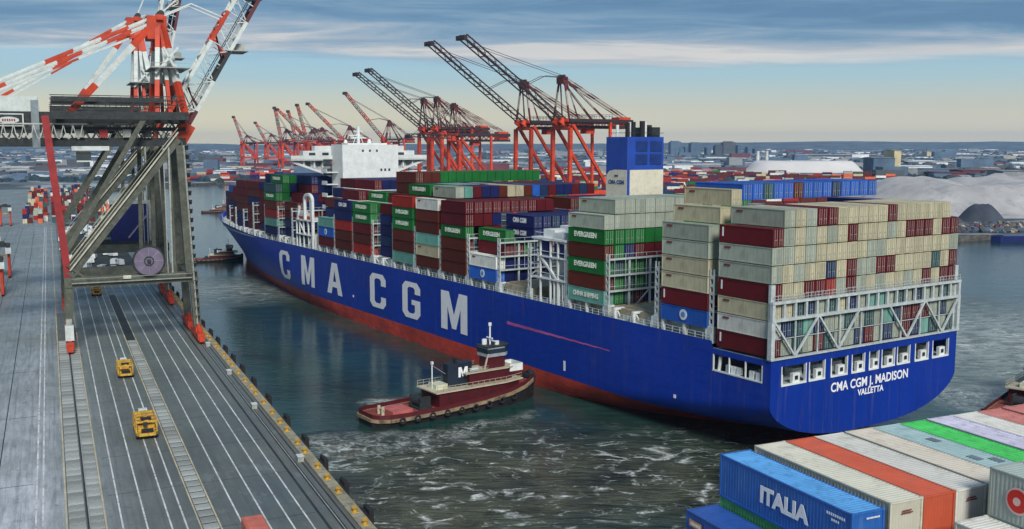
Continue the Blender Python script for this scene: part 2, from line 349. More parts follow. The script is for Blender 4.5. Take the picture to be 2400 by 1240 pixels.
# ================================================================== LAND
def land_material():
    m = bpy.data.materials.new('land'); m.use_nodes = True; nt = m.node_tree
    b = nt.nodes['Principled BSDF']; b.inputs['Roughness'].default_value = .9
    geo = N(nt, 'ShaderNodeNewGeometry'); P = geo.outputs['Position']
    v = N(nt, 'ShaderNodeTexVoronoi'); v.inputs['Scale'].default_value = .010; nt.links.new(mapping(nt, P, (.7, 1.4, 0), (0, 0, 0), (0, 0, .3)), v.inputs['Vector'])
    sp = N(nt, 'ShaderNodeSeparateColor'); nt.links.new(v.outputs['Color'], sp.inputs[0])
    c = ramp(nt, sp.outputs[0], [(0.0, (.03, .045, .055)), (0.28, (.06, .08, .09)), (0.5, (.10, .13, .15)), (0.68, (.17, .20, .22)), (0.86, (.40, .44, .47)), (1, (.55, .58, .60))], 'CONSTANT')
    n = noise(nt, mapping(nt, P, (1, 2.5, 0)), .03, 6, .65)
    c = mixc(nt, ramp(nt, n, [(0.42, (0, 0, 0)), (0.6, (.75, .75, .75))]), c, (.045, .065, .075))
    n4 = noise(nt, mapping(nt, P, (1, 3, 0)), .012, 4, .6)
    c = mixc(nt, ramp(nt, n4, [(0.55, (0, 0, 0)), (0.63, (.8, .8, .8))]), c, (.52, .55, .56))
    nt.links.new(c, b.inputs['Base Color']); return m
land_m = land_material()
def poly_sheet(name, pts, z, skirt, mats, kind='structure'):
    bm = bmesh.new(); vs = [bm.verts.new((p[0], p[1], z)) for p in pts]
    f = bm.faces.new(vs); f.normal_update()
    if f.normal.z < 0: f.normal_flip()
    lo = [bm.verts.new((p[0], p[1], skirt)) for p in pts]
    n = len(pts)
    for i in range(n):
        q = bm.faces.new((vs[i], vs[(i + 1) % n], lo[(i + 1) % n], lo[i])); q.material_index = min(1, len(mats) - 1)
    bmesh.ops.triangulate(bm, faces=[f])
    me = bpy.data.meshes.new(name); bm.to_mesh(me); bm.free()
    for m in mats: me.materials.append(m)
    o = place(name, me); tag(o, kind=kind); return o
DOCK = at(1236, 524, 3)                       # sea-side rail of the red cranes across the basin
DD = Vector((-math.sin(SHIP_A), math.cos(SHIP_A), 0)); DN = Vector((math.cos(SHIP_A), math.sin(SHIP_A), 0))
q1 = quayw(31, 1150, 3); q0 = quayw(31, -250, 3)
c2 = at(505, 427, 3); c3 = at(700, 426, 3)
dA = DOCK + DD * 560 - DN * 5; dB = DOCK - DD * 60 - DN * 5
sh = [at(2140, 566, 3), at(2255, 553, 3), at(2330, 549, 3), at(2400, 552, 3), at(2700, 548, 3)]
pts = [q0, q1, c2, c3, dA, dB] + sh + [Vector((2500, 560, 3)), Vector((13500, 560, 3)), Vector((13500, 11500, 3)), Vector((-13500, 11500, 3)), Vector((-13500, -250, 3))]
rock = pm('shore_rock', (.09, .085, .08), .9, var=.6, scale=.3, dirt=.5, dirtcol=(.02, .02, .02), bump=.8, bscale=.8, rnd=0)
poly_sheet('ground', pts, 3.0, -1.5, [land_m, rock])

# ---- the quay apron on the left
def apron_material():
    m = bpy.data.materials.new('apron_asphalt'); m.use_nodes = True; nt = m.node_tree
    b = nt.nodes['Principled BSDF']
    tc = N(nt, 'ShaderNodeTexCoord'); o = tc.outputs['Object']; sp = N(nt, 'ShaderNodeSeparateXYZ'); nt.links.new(o, sp.inputs[0])
    # worn bright concrete landside of the crane rail, darker asphalt lanes toward the water
    f = wmath(nt, 'ADD', sp.outputs[0], wmath(nt, 'MULTIPLY', noise(nt, o, .08, 4), 8))
    c = ramp(nt, wmath(nt, 'DIVIDE', wmath(nt, 'ADD', f, 40), 80), [(0.30, (.38, .42, .44)), (0.50, (.52, .55, .59)), (0.56, (.36, .39, .41)), (0.66, (.115, .132, .125)), (0.88, (.088, .105, .096)), (0.95, (.13, .125, .10))])
    n = noise(nt, mapping(nt, o, (1, .12, 1)), 1.1, 6, .65)
    c = mixc(nt, ramp(nt, n, [(0.40, (0, 0, 0)), (0.66, (.5, .5, .5))]), c, (.055, .072, .068))
    n2 = noise(nt, o, .06, 5, .6)
    c = mixc(nt, ramp(nt, n2, [(0.40, (0, 0, 0)), (0.62, (.42, .42, .42))]), c, (.17, .20, .195))
    far_tone = wmath(nt, 'MULTIPLY', wmath(nt, 'SUBTRACT', wmath(nt, 'ADD', sp.outputs[1], wmath(nt, 'MULTIPLY', noise(nt, o, .03, 4), 120)), 210), 1 / 110, clamp=True)  # apron turns darker and greener farther along the quay, edge broken by noise
    c = mixc(nt, wmath(nt, 'MULTIPLY', far_tone, .62), c, (.115, .15, .14))
    tr_ = ramp(nt, noise(nt, mapping(nt, o, (2.2, .025, 1)), 1.0, 5, .7), [(0.52, (0, 0, 0)), (0.62, (1, 1, 1))])
    c = mixc(nt, wmath(nt, 'MULTIPLY', tr_, .35), c, (.05, .06, .06))
    oil = ramp(nt, noise(nt, o, .55, 6, .75), [(0.60, (0, 0, 0)), (0.68, (1, 1, 1))])
    c = mixc(nt, wmath(nt, 'MULTIPLY', oil, .5), c, (.035, .042, .04))
    pt = ramp(nt, noise(nt, mapping(nt, o, (1, .5, 1), (5, 2, 0)), .32, 6, .75), [(0.58, (0, 0, 0)), (0.66, (1, 1, 1))])
    c = mixc(nt, wmath(nt, 'MULTIPLY', pt, .35), c, (.20, .23, .22))
    n3 = noise(nt, o, 3.0, 5, .7)
    c = mixc(nt, ramp(nt, n3, [(0.35, (.16, .16, .16)), (0.5, (0, 0, 0))]), c, (.02, .02, .02))
    nt.links.new(c, b.inputs['Base Color'])
    nt.links.new(ramp(nt, n2, [(0.35, (.34, .34, .34)), (0.65, (.75, .75, .75))]), b.inputs['Roughness'])
    bp = N(nt, 'ShaderNodeBump'); bp.inputs['Strength'].default_value = .25; bp.inputs['Distance'].default_value = .04; nt.links.new(n3, bp.inputs['Height']); nt.links.new(bp.outputs[0], b.inputs['Normal'])
    return m
QZ = 4.5
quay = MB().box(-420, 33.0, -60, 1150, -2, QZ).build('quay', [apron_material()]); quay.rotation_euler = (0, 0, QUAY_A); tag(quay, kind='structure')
edge = MB()
edge.box(32.2, 33.8, 60, 700, QZ - 1.3, QZ + .28); edge.build('edge_beam', concrete, quay)
U0, U1 = 95, 620
def strip(name, v, w, m, u0=U0, u1=U1, z=QZ + .006): return MB().box(v - w / 2, v + w / 2, u0, u1, QZ - .05, z).build(name, m, quay)
for v in (-3.55, -2.75): strip('painted_line', v, .22, paint_white)
for v in (-.1, 4.3, 14.75, 16.95): strip('painted_line', v, .20, paint_yellow)
for v in (6.1, 8.8, 11.5, 13.2, 19.5, 22.4, 25.0, 27.2): strip('painted_line', v, .20, paint_white)
# crane rails lie in dark grooves
for v in (2.5, 30.5):
    strip('rail_groove', v, .55, cdark, U0, 700, QZ + .010)
    MB().box(v - .07, v + .07, U0, 700, QZ + .0, QZ + .05).build('crane_rail', steel, quay)
strip('drain_cover', 28.9, .35, cdark); strip('drain_cover', 31.6, .25, cdark)
for v in (-8.5, -14.5, -21, -28, -36): strip('concrete_joint', v, .16, cdark, U0, U1, QZ + .004)
for i in range(14): MB().box(5, 29, 104 + i * 17.5, 104.12 + i * 17.5, QZ - .05, QZ + .003).build('lane_joint', cdark, quay)
for i in range(9): MB().box(-60, -4, 110 + i * 38, 110.16 + i * 38, QZ - .05, QZ + .008).build('concrete_joint', cdark, quay)
# cover plates between the yellow lines and ladder-like plates over the cable trench
pl = MB().box(-.96, .96, -1.16, 1.16, -.03, .05).mesh('cover_plate', [plate_m])
pl2 = MB().box(-.80, .80, -1.16, 1.16, -.03, .05).mesh('cover_plate', [plate_m])
pl3 = MB().box(-.92, .92, -1.02, 1.02, -.03, .06).mesh('trench_plate', [plate_m])
strip('trench_bed', 15.85, 2.0, cdark, U0, 330, QZ + .014)
strip('trench_bed', 2.1, 4.1, pm('seam_grey', (.10, .11, .105), .8, rnd=0), U0, 300, QZ + .002)
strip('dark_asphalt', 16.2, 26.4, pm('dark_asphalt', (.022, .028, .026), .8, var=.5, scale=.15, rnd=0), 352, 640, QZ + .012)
for i in range(62):
    u = 100 + i * 2.55
    place('cover_plate', pl, quay, (1.12, u, QZ)); place('cover_plate', pl2, quay, (3.35, u, QZ))
for i in range(62):
    place('trench_plate', pl3, quay, (15.85, 100 + i * 2.45, QZ))
# fenders on the quay face, bollards and yellow blocks on the edge beam
fm = MB().box(33.82, 34.35, -1.1, 1.1, .8, QZ + .1).box(34.35, 34.75, -1.3, 1.3, .3, QZ + .7).box(34.75, 35.05, -1.0, 1.0, .5, QZ + .5)
fmesh = fm.mesh('fender', [black]); 
def qthing(name, v, u, z, label, cat, group=None, rz=0.0): return thing(name, quayw(v, u, z), QUAY_A + rz, label, cat, group)
fu = [107.5, 118.7, 130.2, 141.3, 153.2, 166.6, 182.1, 196.7, 209.5, 220.8, 231.5, 242.5, 254] + [268 + 14 * i for i in range(20)]
for i, u in enumerate(fu):
    o = place('fender', fmesh); o.location = quayw(0, u, 0); o.rotation_euler = (0, 0, QUAY_A)
    tag(o, ('black rubber fender panel on the quay face, ' + ORD[i] + ' up from the bottom edge') if 1 <= i <= 12 else 'black rubber fender panel on the quay face beyond or beneath the frame edge', 'fender', 'black fenders along the quay edge')
bm_ = MB().tube((0, 0, 0), (0, 0, .55), .26, 10).tube((0, 0, .5), (0, 0, .72), .40, 10).box(-.45, .45, -.45, .45, -.02, .06).mesh('bollard', [yellow])
for i in range(40):
    u = 101 + i * 6.4 + R.uniform(-1.6, 1.6)
    o = place('bollard', bm_); o.location = quayw(32.9, u, QZ + .28); o.rotation_euler = (0, 0, QUAY_A)
    tag(o, ('small yellow bollard on the quay edge beam, ' + ORD[i - 1] + ' up from the bottom edge') if 2 <= i <= 20 else 'small yellow mooring bollard on the pale quay edge beam, far along it', 'bollard', 'yellow bollards along the quay edge')
for k, (v, u) in enumerate(((31.4, 236), (31.2, 205), (30.9, 176), (31.5, 143))):
    t = qthing('cable_box', v, u, QZ, ['farthest small pale steel box beside the waterside crane rail', 'third small pale steel box up beside the waterside rail', 'second small pale steel box up beside the waterside rail', 'nearest small pale steel box beside the waterside crane rail'][k], 'box', 'pale boxes by the waterside rail')
    MB().box(-.45, .45, -.6, .6, 0, .8).build('cabinet', steel, t); MB().box(-.5, .5, -.65, .65, .8, .9).build('lid', cwhite, t)

# ================================================================== yellow service carts on the lanes
def cart(v, u, sc, label):
    t = qthing('service_cart', v, u, QZ, label, 'service cart', 'yellow service carts parked on the quay lanes')
    def P(mb, n, m): return mb.build(n, m, t)
    f = MB()
    f.prism([(-1.1, -2.6), (1.1, -2.6), (1.5, -2.0), (1.5, 2.0), (1.0, 2.7), (-1.0, 2.7), (-1.5, 2.0), (-1.5, -2.0)], .55, .95)
    P(f, 'chassis', yellow)
    for x in (-1.28, 1.28):
        for y in (-1.7, 1.7): P(MB().tube((x - .16, y, .5), (x + .16, y, .5), .5, 12), 'wheel', black)
    for y in (-1.9, -.6, .7, 1.9): P(MB().beam((-1.35, y, .95), (-1.35, y, 2.2), .18).beam((1.35, y, .95), (1.35, y, 2.2), .18).beam((-1.4, y, 2.2), (1.4, y, 2.2), .3, .22), 'hoop_frame', yellow)
    P(MB().beam((-1.35, -2.0, 2.25), (-1.35, 2.0, 2.25), .22).beam((1.35, -2.0, 2.25), (1.35, 2.0, 2.25), .22).beam((0, -2.0, 2.33), (0, 2.0, 2.33), .5, .12), 'top_rail', yellow)
    P(MB().box(-1.1, 1.1, -1.6, -.2, .95, 1.7).box(-.9, .9, .1, 1.5, .95, 1.9), 'engine_cover', yellow)
    for k in range(7): P(MB().box(-1.2 + R.random() * 1.6, -.3 + R.random() * 1.3, -2.2 + k * .6, -1.8 + k * .6, 1.7, 2.0 + R.random() * .25), 'fitting', R.choice((yellow, cdark, cred, yellow)))
    P(MB().box(-.8, .8, -2.62, -2.5, 1.0, 1.5).box(-.7, .7, -1.85, -.75, 2.32, 2.4), 'grille', dark)
    P(MB().box(-.6, .6, 2.05, 2.6, .95, 2.55), 'cab', cwhite); P(MB().box(-.45, .45, 2.02, 2.05, 1.7, 2.35), 'cab_window', glass)
    t.scale = (sc, sc * 1.45, sc * 1.12)
cart(12.1, 167.5, 1.12, 'yellow cage-framed service cart with a white cab, nearest on the quay lanes')
cart(12.0, 213, 1.0, 'yellow cage-framed service cart, middle one of the row on the quay lanes')
cart(11.6, 333, .95, 'yellow cage-framed service cart in the shade beneath the big crane')
t = qthing('yard_trailer', 19.6, 113.4, QZ, 'salmon red trailer roof cut by the bottom edge of the picture', 'trailer')
MB().box(-1.2, 1.2, -3.5, 2.2, .9, 3.0).build('body', pm('salmon', (.45, .12, .08), .5), t)
MB().box(-1.0, 1.0, -3.2, 1.9, 3.0, 3.12).build('roof', pm('salmon', (.45, .12, .08)), t)
for x in (-1, 1):
    for y in (-2.6, -1.4, 1.4): MB().tube((x * 1.0 - .15, y, .48), (x * 1.0 + .15, y, .48), .48, 10).build('wheel', black, t)

# ================================================================== THE BIG CONTAINER SHIP   (local x = metres from port side, y = metres forward of the transom)
BEAM = 48.4; HB = BEAM / 2
def sstep(t): t = max(0, min(1, t)); return t * t * (3 - 2 * t)
def ztop(s): return 17.1 if s <= 12.9 else 18.25 + 1.5 * sstep((s - 232) / 60)
def y_start(z):
    if z >= 9.6: return 0.0
    if z <= 3.0: return HB
    return HB * (1 - (1 - ((9.6 - z) / 6.6) ** 1.6) ** .37)
def hull_y(s, z):
    s_st = max(0.0, (3 - z) * 2.7) if z < 3 else 0.0
    s_run = 66 * max(0.0, 1 - max(z, 0) / 9.6)
    y = 0.0
    if s < s_run: y = y_start(z) * max(0.0, 1 - (s - s_st) / max(.01, (s_run - s_st))) ** 2.0
    zz = max(0, min(z, 20.0)); s_end = 326 + 30 * (zz / 20) ** 1.2; s0 = 150 + 90 * (zz / 19) ** .8; pw = 1.85 + .25 * zz / 19
    if s > s0: y = max(y, HB * min(1.0, (s - s0) / (s_end - s0)) ** pw)
    return min(HB, y)
def s_lim(z):
    return (max(0.0, (3 - z) * 2.7) if z < 3 else 0.0), 326 + 30 * (max(0, min(z, 20)) / 20) ** 1.2
ship = thing('container_ship', shipw(0, 0, 0), SHIP_A, 'huge dark blue container ship with white hull letters and red boot topping, under way', 'ship')
SG = [0, .9, 1.8, 4, 8, 12.7, 13.1, 16, 20, 25, 30, 36, 45, 55, 66] + list(range(78, 150, 12)) + list(range(150, 326, 3)) + [330, 335, 340, 345, 350, 353, 356]
def hull_skin(rows, name, mat, skip=None):
    mb = MB()
    for side in (0, 1):
        for (z0, z1) in zip(rows, rows[1:]):
            for (a, b) in zip(SG, SG[1:]):
                if skip and side == 0 and skip(a, b, z0, z1): continue
                P = []
                for (s, z) in ((a, z0), (b, z0), (b, z1), (a, z1)):
                    zt = ztop(s if s != a else (a + b) / 2 if a in (12.7,) else s)
                    zz = zt if z == 'T' else min(z, zt)
                    lo, hi = s_lim(zz); ss = max(lo, min(hi, s))
                    y = hull_y(ss, zz); P.append((y if side == 0 else BEAM - y, ss, zz))
                mb.add(P, [(3, 2, 1, 0) if side == 0 else (0, 1, 2, 3)])
    me = mb.mesh(name, [mat]); bm = bmesh.new(); bm.from_mesh(me); bmesh.ops.remove_doubles(bm, verts=bm.verts, dist=.004)
    bmesh.ops.dissolve_degenerate(bm, edges=bm.edges, dist=.003); 
    for f in bm.faces: f.smooth = True
    bm.to_mesh(me); bm.free()
    try: me.set_sharp_from_angle(angle=rad(35))
    except Exception: pass
    return place(name, me, ship)
hull_skin([-1.5, 0, 1, 2, 3, 3.8], 'boot_topping', boot_red)
hull_skin([3.8, 4.4, 5, 5.8, 6.5, 7.2, 8, 8.8, 9.6, 10.3, 11, 12, 12.9, 13.4, 16.1, 'T'], 'hull', hull_blue, skip=lambda a, b, z0, z1: z0 == 13.4 and z1 == 16.1 and a >= 1.8 and b <= 12.7)
# transom with its row of mooring openings
tr = MB()
prof = [(y_start(z), z) for z in [3.0, 3.02, 3.06, 3.12, 3.2, 3.35, 3.55] + [3.8 + .29 * i for i in range(20)] + [9.6]] + [(0, 12.9)]
for (ya, za), (yb, zb) in zip(prof, prof[1:]):
    tr.add([(ya, 0, za), (BEAM - ya, 0, za), (BEAM - yb, 0, zb), (yb, 0, zb)], [(0, 1, 2, 3)])
WIN = [(2.5, 8.1), (8.9, 12.6), (14.2, 18.2), (19.4, 22.6), (23.9, 26.3), (27.2, 30.6), (31.4, 34.8), (36.4, 40.1), (41.4, 46.0)]
x = 0
for a, b in WIN: tr.add([(x, 0, 12.9), (a, 0, 12.9), (a, 0, 15.9), (x, 0, 15.9)], [(0, 1, 2, 3)]); x = b
tr.add([(x, 0, 12.9), (BEAM, 0, 12.9), (BEAM, 0, 15.9), (x, 0, 15.9)], [(0, 1, 2, 3)])
tr.add([(0, 0, 15.9), (BEAM, 0, 15.9), (BEAM, 0, 17.1), (0, 0, 17.1)], [(0, 1, 2, 3)])
tr.build('transom', hull_blue, ship)
for a, b in WIN:
    f = MB()
    f.box(a - .12, b + .12, -.10, .35, 12.72, 13.0).box(a - .12, a + .06, -.06, .4, 13.0, 15.95).box(b - .06, b + .12, -.06, .4, 13.0, 15.95)
    o = f.build('mooring_port', ship_white, ship)
    m = (a + b) / 2
    MB().box(m - .1, m + 1.5, .1, .7, 13.0, 14.5).box(a + .2, a + .5, .2, .6, 13, 14.6).build('fairlead', ship_white, o)
    MB().box(m + .35, m + 1.05, .02, .1, 13.45, 14.1).build('roller', dark, o)
# inside of the mooring deck
MB().box(.15, BEAM - .15, .12, 13.0, 12.6, 12.85).build('mooring_deck', deck_grey, ship)
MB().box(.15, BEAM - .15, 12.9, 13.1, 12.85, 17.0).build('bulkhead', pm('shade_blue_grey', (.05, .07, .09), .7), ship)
MB().box(.1, BEAM - .1, .1, 13.1, 16.3, 17.05).build('poop_deck', deck_grey, ship)
for i in range(9):
    x = 4 + i * 5.0; MB().box(x, x + 2.2, 3.5, 5.2, 12.85, 14.2).tube((x, 7, 12.85), (x, 7, 13.9), .35, 8).beam((x, 5.2, 13.2), (x, 7, 13.2), .2).beam((x + 1.2, 5.2, 13.2), (x + 1.2, 7, 13.2), .2).tube((x + 1.2, 7, 12.85), (x + 1.2, 7, 13.9), .35, 8).build('mooring_winch', ship_white, ship)

so = MB().box(-.06, .25, 1.75, 12.75, 13.25, 13.5)
for y in (1.8, 5.4, 9.0, 12.6): so.box(-.03, .2, y - .1, y + .1, 13.4, 16.1)
so = so.build('side_opening_frame', ship_white, ship)
for y in (3.0, 4.4, 7.2, 8.4, 9.6): MB().box(.3, .8, y - .5, y + .4, 13.5, 14.7).build('fairlead', ship_white, so)
MB().tube((.5, 11.7, 13.4), (.5, 11.4, 15.8), .3, 8).build('goose_neck', ship_white, so)
# deck
dk = MB(); pts = []
SS = [13.1] + list(range(20, 236, 12)) + list(range(240, 350, 6)) + [351, 354]
port = [(hull_y(s, 18.2) + .05, s) for s in SS]
dk.prism(port + [(BEAM - x, s) for x, s in port[::-1]], 17.7, 18.1)
dk.build('main_deck', deck_grey, ship)
# hull letters that follow the plating
from mathutils.geometry import tessellate_polygon
def clip(poly, ax, lo, hi):
    for sgn, lim in ((1, lo), (-1, hi)):
        out = []
        for i, p in enumerate(poly):
            q = poly[(i + 1) % len(poly)]; dp, dq = sgn * (p[ax] - lim), sgn * (q[ax] - lim)
            if dp >= 0: out.append(p)
            if (dp > 0 and dq < 0) or (dp < 0 and dq > 0): out.append(p.lerp(q, dp / (dp - dq)))
        poly = out
        if len(poly) < 3: return []
    return poly
GL = dict(
 M=[[(0, 0), (0, 1), (.31, 1), (.5, .42), (.69, 1), (1, 1), (1, 0), (.75, 0), (.75, .60), (.58, .06), (.42, .06), (.25, .60), (.25, 0)]],
 A=[[(0, 0), (.33, 1), (.5, 1), (.5, .76), (.405, .40), (.5, .40), (.5, .22), (.355, .22), (.29, 0)], [(1, 0), (.67, 1), (.5, 1), (.5, .76), (.595, .40), (.5, .40), (.5, .22), (.645, .22), (.71, 0)]],
 C=[[(1, .66), (.70, .66), (.70, .80), (.62, .86), (.38, .86), (.30, .80), (.30, .20), (.38, .14), (.62, .14), (.70, .20), (.70, .34), (1, .34), (1, .14), (.82, 0), (.18, 0), (0, .14), (0, .86), (.18, 1), (.82, 1), (1, .86)]],
 G=[[(1, .68), (.70, .68), (.70, .80), (.62, .86), (.38, .86), (.30, .80), (.30, .20), (.38, .14), (.62, .14), (.70, .20), (.70, .38), (.52, .38), (.52, .52), (1, .52), (1, .14), (.82, 0), (.18, 0), (0, .14), (0, .86), (.18, 1), (.82, 1), (1, .86)]])
for ch, sa, sb in (('C', 217.5, 208.0), ('M', 197.6, 186.6), ('A', 176.6, 165.2), ('C', 146.2, 136.2), ('G', 126.4, 116.4), ('M', 105.6, 93.0)):
    mb = MB()
    for poly in GL[ch]:
        P3 = [Vector((sa + (sb - sa) * x, 6.2 + 9.4 * z, 0)) for x, z in poly]
        for tri in tessellate_polygon([P3]):
            for k in range(10):
                z0_ = 6.2 + k * .94; pz = clip([P3[i] for i in tri], 1, z0_, z0_ + .94)
                for j in range(6):
                    w_ = (sa - sb) / 6; q = clip(pz, 0, sb + j * w_, sb + (j + 1) * w_)
                    if len(q) > 2: mb.add([(hull_y(v.x, v.y) - .13, v.x, v.y) for v in q], [tuple(range(len(q)))])
    me = mb.mesh('hull_letter', [hull_white]); bm = bmesh.new(); bm.from_mesh(me); bmesh.ops.remove_doubles(bm, verts=bm.verts, dist=.002)
    bmesh.ops.recalc_face_normals(bm, faces=bm.faces[:]); bm.to_mesh(me); bm.free()
    o = place('hull_letter', me, ship); o['label'] = 'white block letter ' + ch
st = MB()
for i in range(9):
    s0, s1 = 76 - i * 4, 72 - i * 4; w = .34 - i * .03
    st.add([(-.05, s0, 11.9 - w), (-.05, s1, 11.8 - w), (-.05, s1, 11.8 + w), (-.05, s0, 11.9 + w)], [(0, 1, 2, 3)])
st.build('reflection_stripe', pinkglow, ship)  # pink reflection on the port plating, painted as a tapering strip
MB().box(-.06, 0, 54.3, 54.9, 5.2, 7.2).build('draught_mark', hull_white, ship)
for s, z in ((21.5, 6.6), (157.5, 7.0)): MB().box(hull_y(s, z) - .06, hull_y(s, z) + .1, s, s + .6, z, z + .6).build('hull_mark', hull_white, ship)
text('ship_name', 'CMA CGM J. MADISON', 2.15, hull_white, ship, (24.4, -.07, 10.9), (math.pi / 2, 0, 0), .93, .05)
text('home_port', 'VALLETTA', 1.45, hull_white, ship, (24.5, -.07, 9.2), (math.pi / 2, 0, 0), 1.0, .04)
# weld seams and a doubler plate on the transom
sm = MB()
for x in (16.2, 24.3, 32.5, 37.5): sm.box(x, x + .12, -.035, 0, 3.6, 8.6 if x < 30 else 9.4)
sm.build('weld_seam', pm('seam_blue', (.010, .028, .17), .5, rnd=0), ship)

# ---- bays
T0 = 2.9; CL, CW, CH = 11.5, 2.37, 2.75; PITCHX = 2.53
bays = {}      # name -> s0
BAYS = [('A', .55), ('B', 14.5), ('C', 28.2), ('D', 42.3), ('F', 80.9), ('G', 94.3), ('H', 107.4), ('I', 120.7), ('J', 133.3), ('K', 146.0), ('L', 158.9), ('M', 171.9),
        ('N', 207.2), ('O', 220.0), ('P', 233.0), ('Q', 245.8), ('V', 258.4), ('W', 271.0), ('X', 283.6), ('Y', 296.2)]
S0 = dict(BAYS)
def port_in(s): return max(.5, hull_y(s, 18.2) + .6)
for n, s0 in BAYS[1:]:
    pi = port_in(s0 + CL) + 1.2
    if pi > 20: continue
    c = MB().box(pi, BEAM - pi, s0 + .1, s0 + CL - .1, 18.1, 20.0)
    c.build('hatch_coaming', pm('hatch_tan', (.33, .29, .20), .8, var=.3, dirt=.5, rnd=.1) if n in 'CD' else deck_grey, ship)
    sx = port_in(s0 + CL / 2)
    for k, s in enumerate((s0 + .25, s0 + CL / 2, s0 + CL - .25)):
        x = port_in(s)
        MB().beam((x, s, 18.1), (x, s, 20.1), .55, .5).beam((x + 1.5, s, 18.1), (x + .2, s, 20.05), .3).box(x - .2, x + 2.2, s - .35, s + .35, 19.75, 20.12).build('container_support', ship_white, ship)
    bx = MB()
    for k in range(4):
        s = s0 + 1.6 + k * 2.5 + R.uniform(-.5, .5); bx.box(sx + .9, sx + 1.5 + R.random() * .6, s, s + R.uniform(.6, 1.6), 18.1, 18.7 + R.random() * .9)
    bx.build('deck_fitting', deck_grey, ship)
# railing along the port deck edge
rl = MB()
prev = None
for i in range(0, 165):
    s = 13.4 + i * 1.9
    if s > 345: break
    x = hull_y(s, 18.2) + .12; z = ztop(s)
    rl.beam((x, s, z - .1), (x, s, z + 1.05), .07)
    if prev:
        for dz in (.5, 1.0): rl.beam((prev[0], prev[1], prev[2] + dz), (x, s, z + dz), .06)
    prev = (x, s, z)
rl.build('deck_railing', ship_white, ship)
# lashing bridges between the bays
def lashing_bridge(s, zt, x0):
    f = MB(); w = 1.0; n = int((BEAM - 2 * x0) / 5.05)
    step = (BEAM - 2 * x0) / n
    for i in range(1, n):
        x = x0 + i * step; f.beam((x, s, 18.1), (x, s, zt), .35)
    for z in (22.9, 25.9, zt - .2):
        f.box(x0, BEAM - x0, s - .45, s + .45, z - .14, z + .14)
        f.box(x0, BEAM - x0, s - .48, s - .42, z + .95, z + 1.02)
    for i in range(2 * n): x = x0 + (i + .5) * step / 2; f.beam((x, s - .45, 22.9), (x, s - .45, zt + .8), .07)
    o = f.build('lashing_bridge', lash, ship)
    for x in (x0, BEAM - x0):
        p = MB()
        for ds in (-.42, .42): p.beam((x, s + ds, 18.1), (x, s + ds, zt + .9), .22)
        z = 19.0
        while z < zt: p.box(x - .12, x + .12, s - .36, s + .36, z, z + .55); z += 1.35
        p.box(x - .3, x + .5, s - .6, s + .6, 18.1, 20.4)
        p.build('post', lash, o)
    for x in (x0 + step, BEAM - x0 - step):
        MB().beam((x, s, 18.3), (x + (step if x < HB else -step), s, 22.8), .22).build('brace', lash, o)
for n, s0 in BAYS:
    if n in ('A', 'M', 'Y'): continue
    lashing_bridge(s0 - .62, 29.2 if n not in 'VWXY' else 26.2, port_in(s0 - .6))
lashing_bridge(S0['M'] - .62, 29.2, .5); lashing_bridge(S0['M'] + CL + .6, 26.2, .5); lashing_bridge(S0['D'] + CL + .5, 29.2, .5); lashing_bridge(80.9 - .0 - 12.9, 29.2, .5)
# empty bay just ahead of the casing: hatch covers only
MB().box(2, BEAM - 2, 68.5, 79.9, 18.1, 20.0).build('hatch_coaming', pm('hatch_tan', (.33, .29, .20)), ship)
hc = MB().box(-6.4, 6.4, -5.4, 5.4, 0, .35).mesh('hatch_cover', [pm('hatch_tan', (.33, .29, .20))])
for s in (S0['C'] + 5.8, 74.2, S0['J'] + 5.8, S0['N'] + 5.8):
    for k in range(3): place('hatch_cover', hc, ship, (9.3 + k * 14.4, s, 20.0))
# stern lashing bridge: top gallery over a row of vees
sb = thing('stern_lashing_bridge', (0, 0, 0)); sb.parent = ship
def sp_(n, mb, m=lash): return mb.build(n, m, sb)
SY = -.02
for z, h in ((17.28, .26), (23.45, .45), (26.2, .42)): sp_('beam', MB().box(-.25, BEAM + .25, SY - .25, SY + .45, z - h / 2, z + h / 2))
for i in range(20):
    x = .1 + i * (BEAM - .2) / 19; wide = i in (0, 19)
    sp_('post', MB().beam((x, SY + .1, 23.6), (x, SY + .1, 26.05), .42 if not wide else .6))
for i in range(10):
    x = .1 + i * (BEAM - .2) / 9
    sp_('post', MB().beam((x, SY + .2, 17.3), (x, SY + .2, 23.3), .24 if i not in (0, 9) else .8))
for a, b, c in ((.3, 5.2, 10.4), (10.7, 15.6, 20.4), (28.6, 33.6, 38.2), (38.5, 43.6, 48.1)):
    sp_('brace', MB().beam((a, SY - .12, 23.3), (b, SY - .12, 17.4), .30)); sp_('brace', MB().beam((c, SY - .12, 23.3), (b, SY - .12, 17.4), .30))
sp_('walkway', MB().box(-.1, BEAM + .1, SY + .3, SY + .4, 20.3, 20.42))
rl = MB()
for i in range(58): x = .1 + i * .845; rl.beam((x, SY - .2, 26.3), (x, SY - .2, 27.35), .07)
for z in (26.85, 27.35): rl.box(0, BEAM, SY - .23, SY - .17, z - .03, z + .03)
sp_('railing', rl)
for x in (.4, BEAM - .4): sp_('tower', MB().box(x - .45, x + .45, .35, .9, 17.1, 29.0))

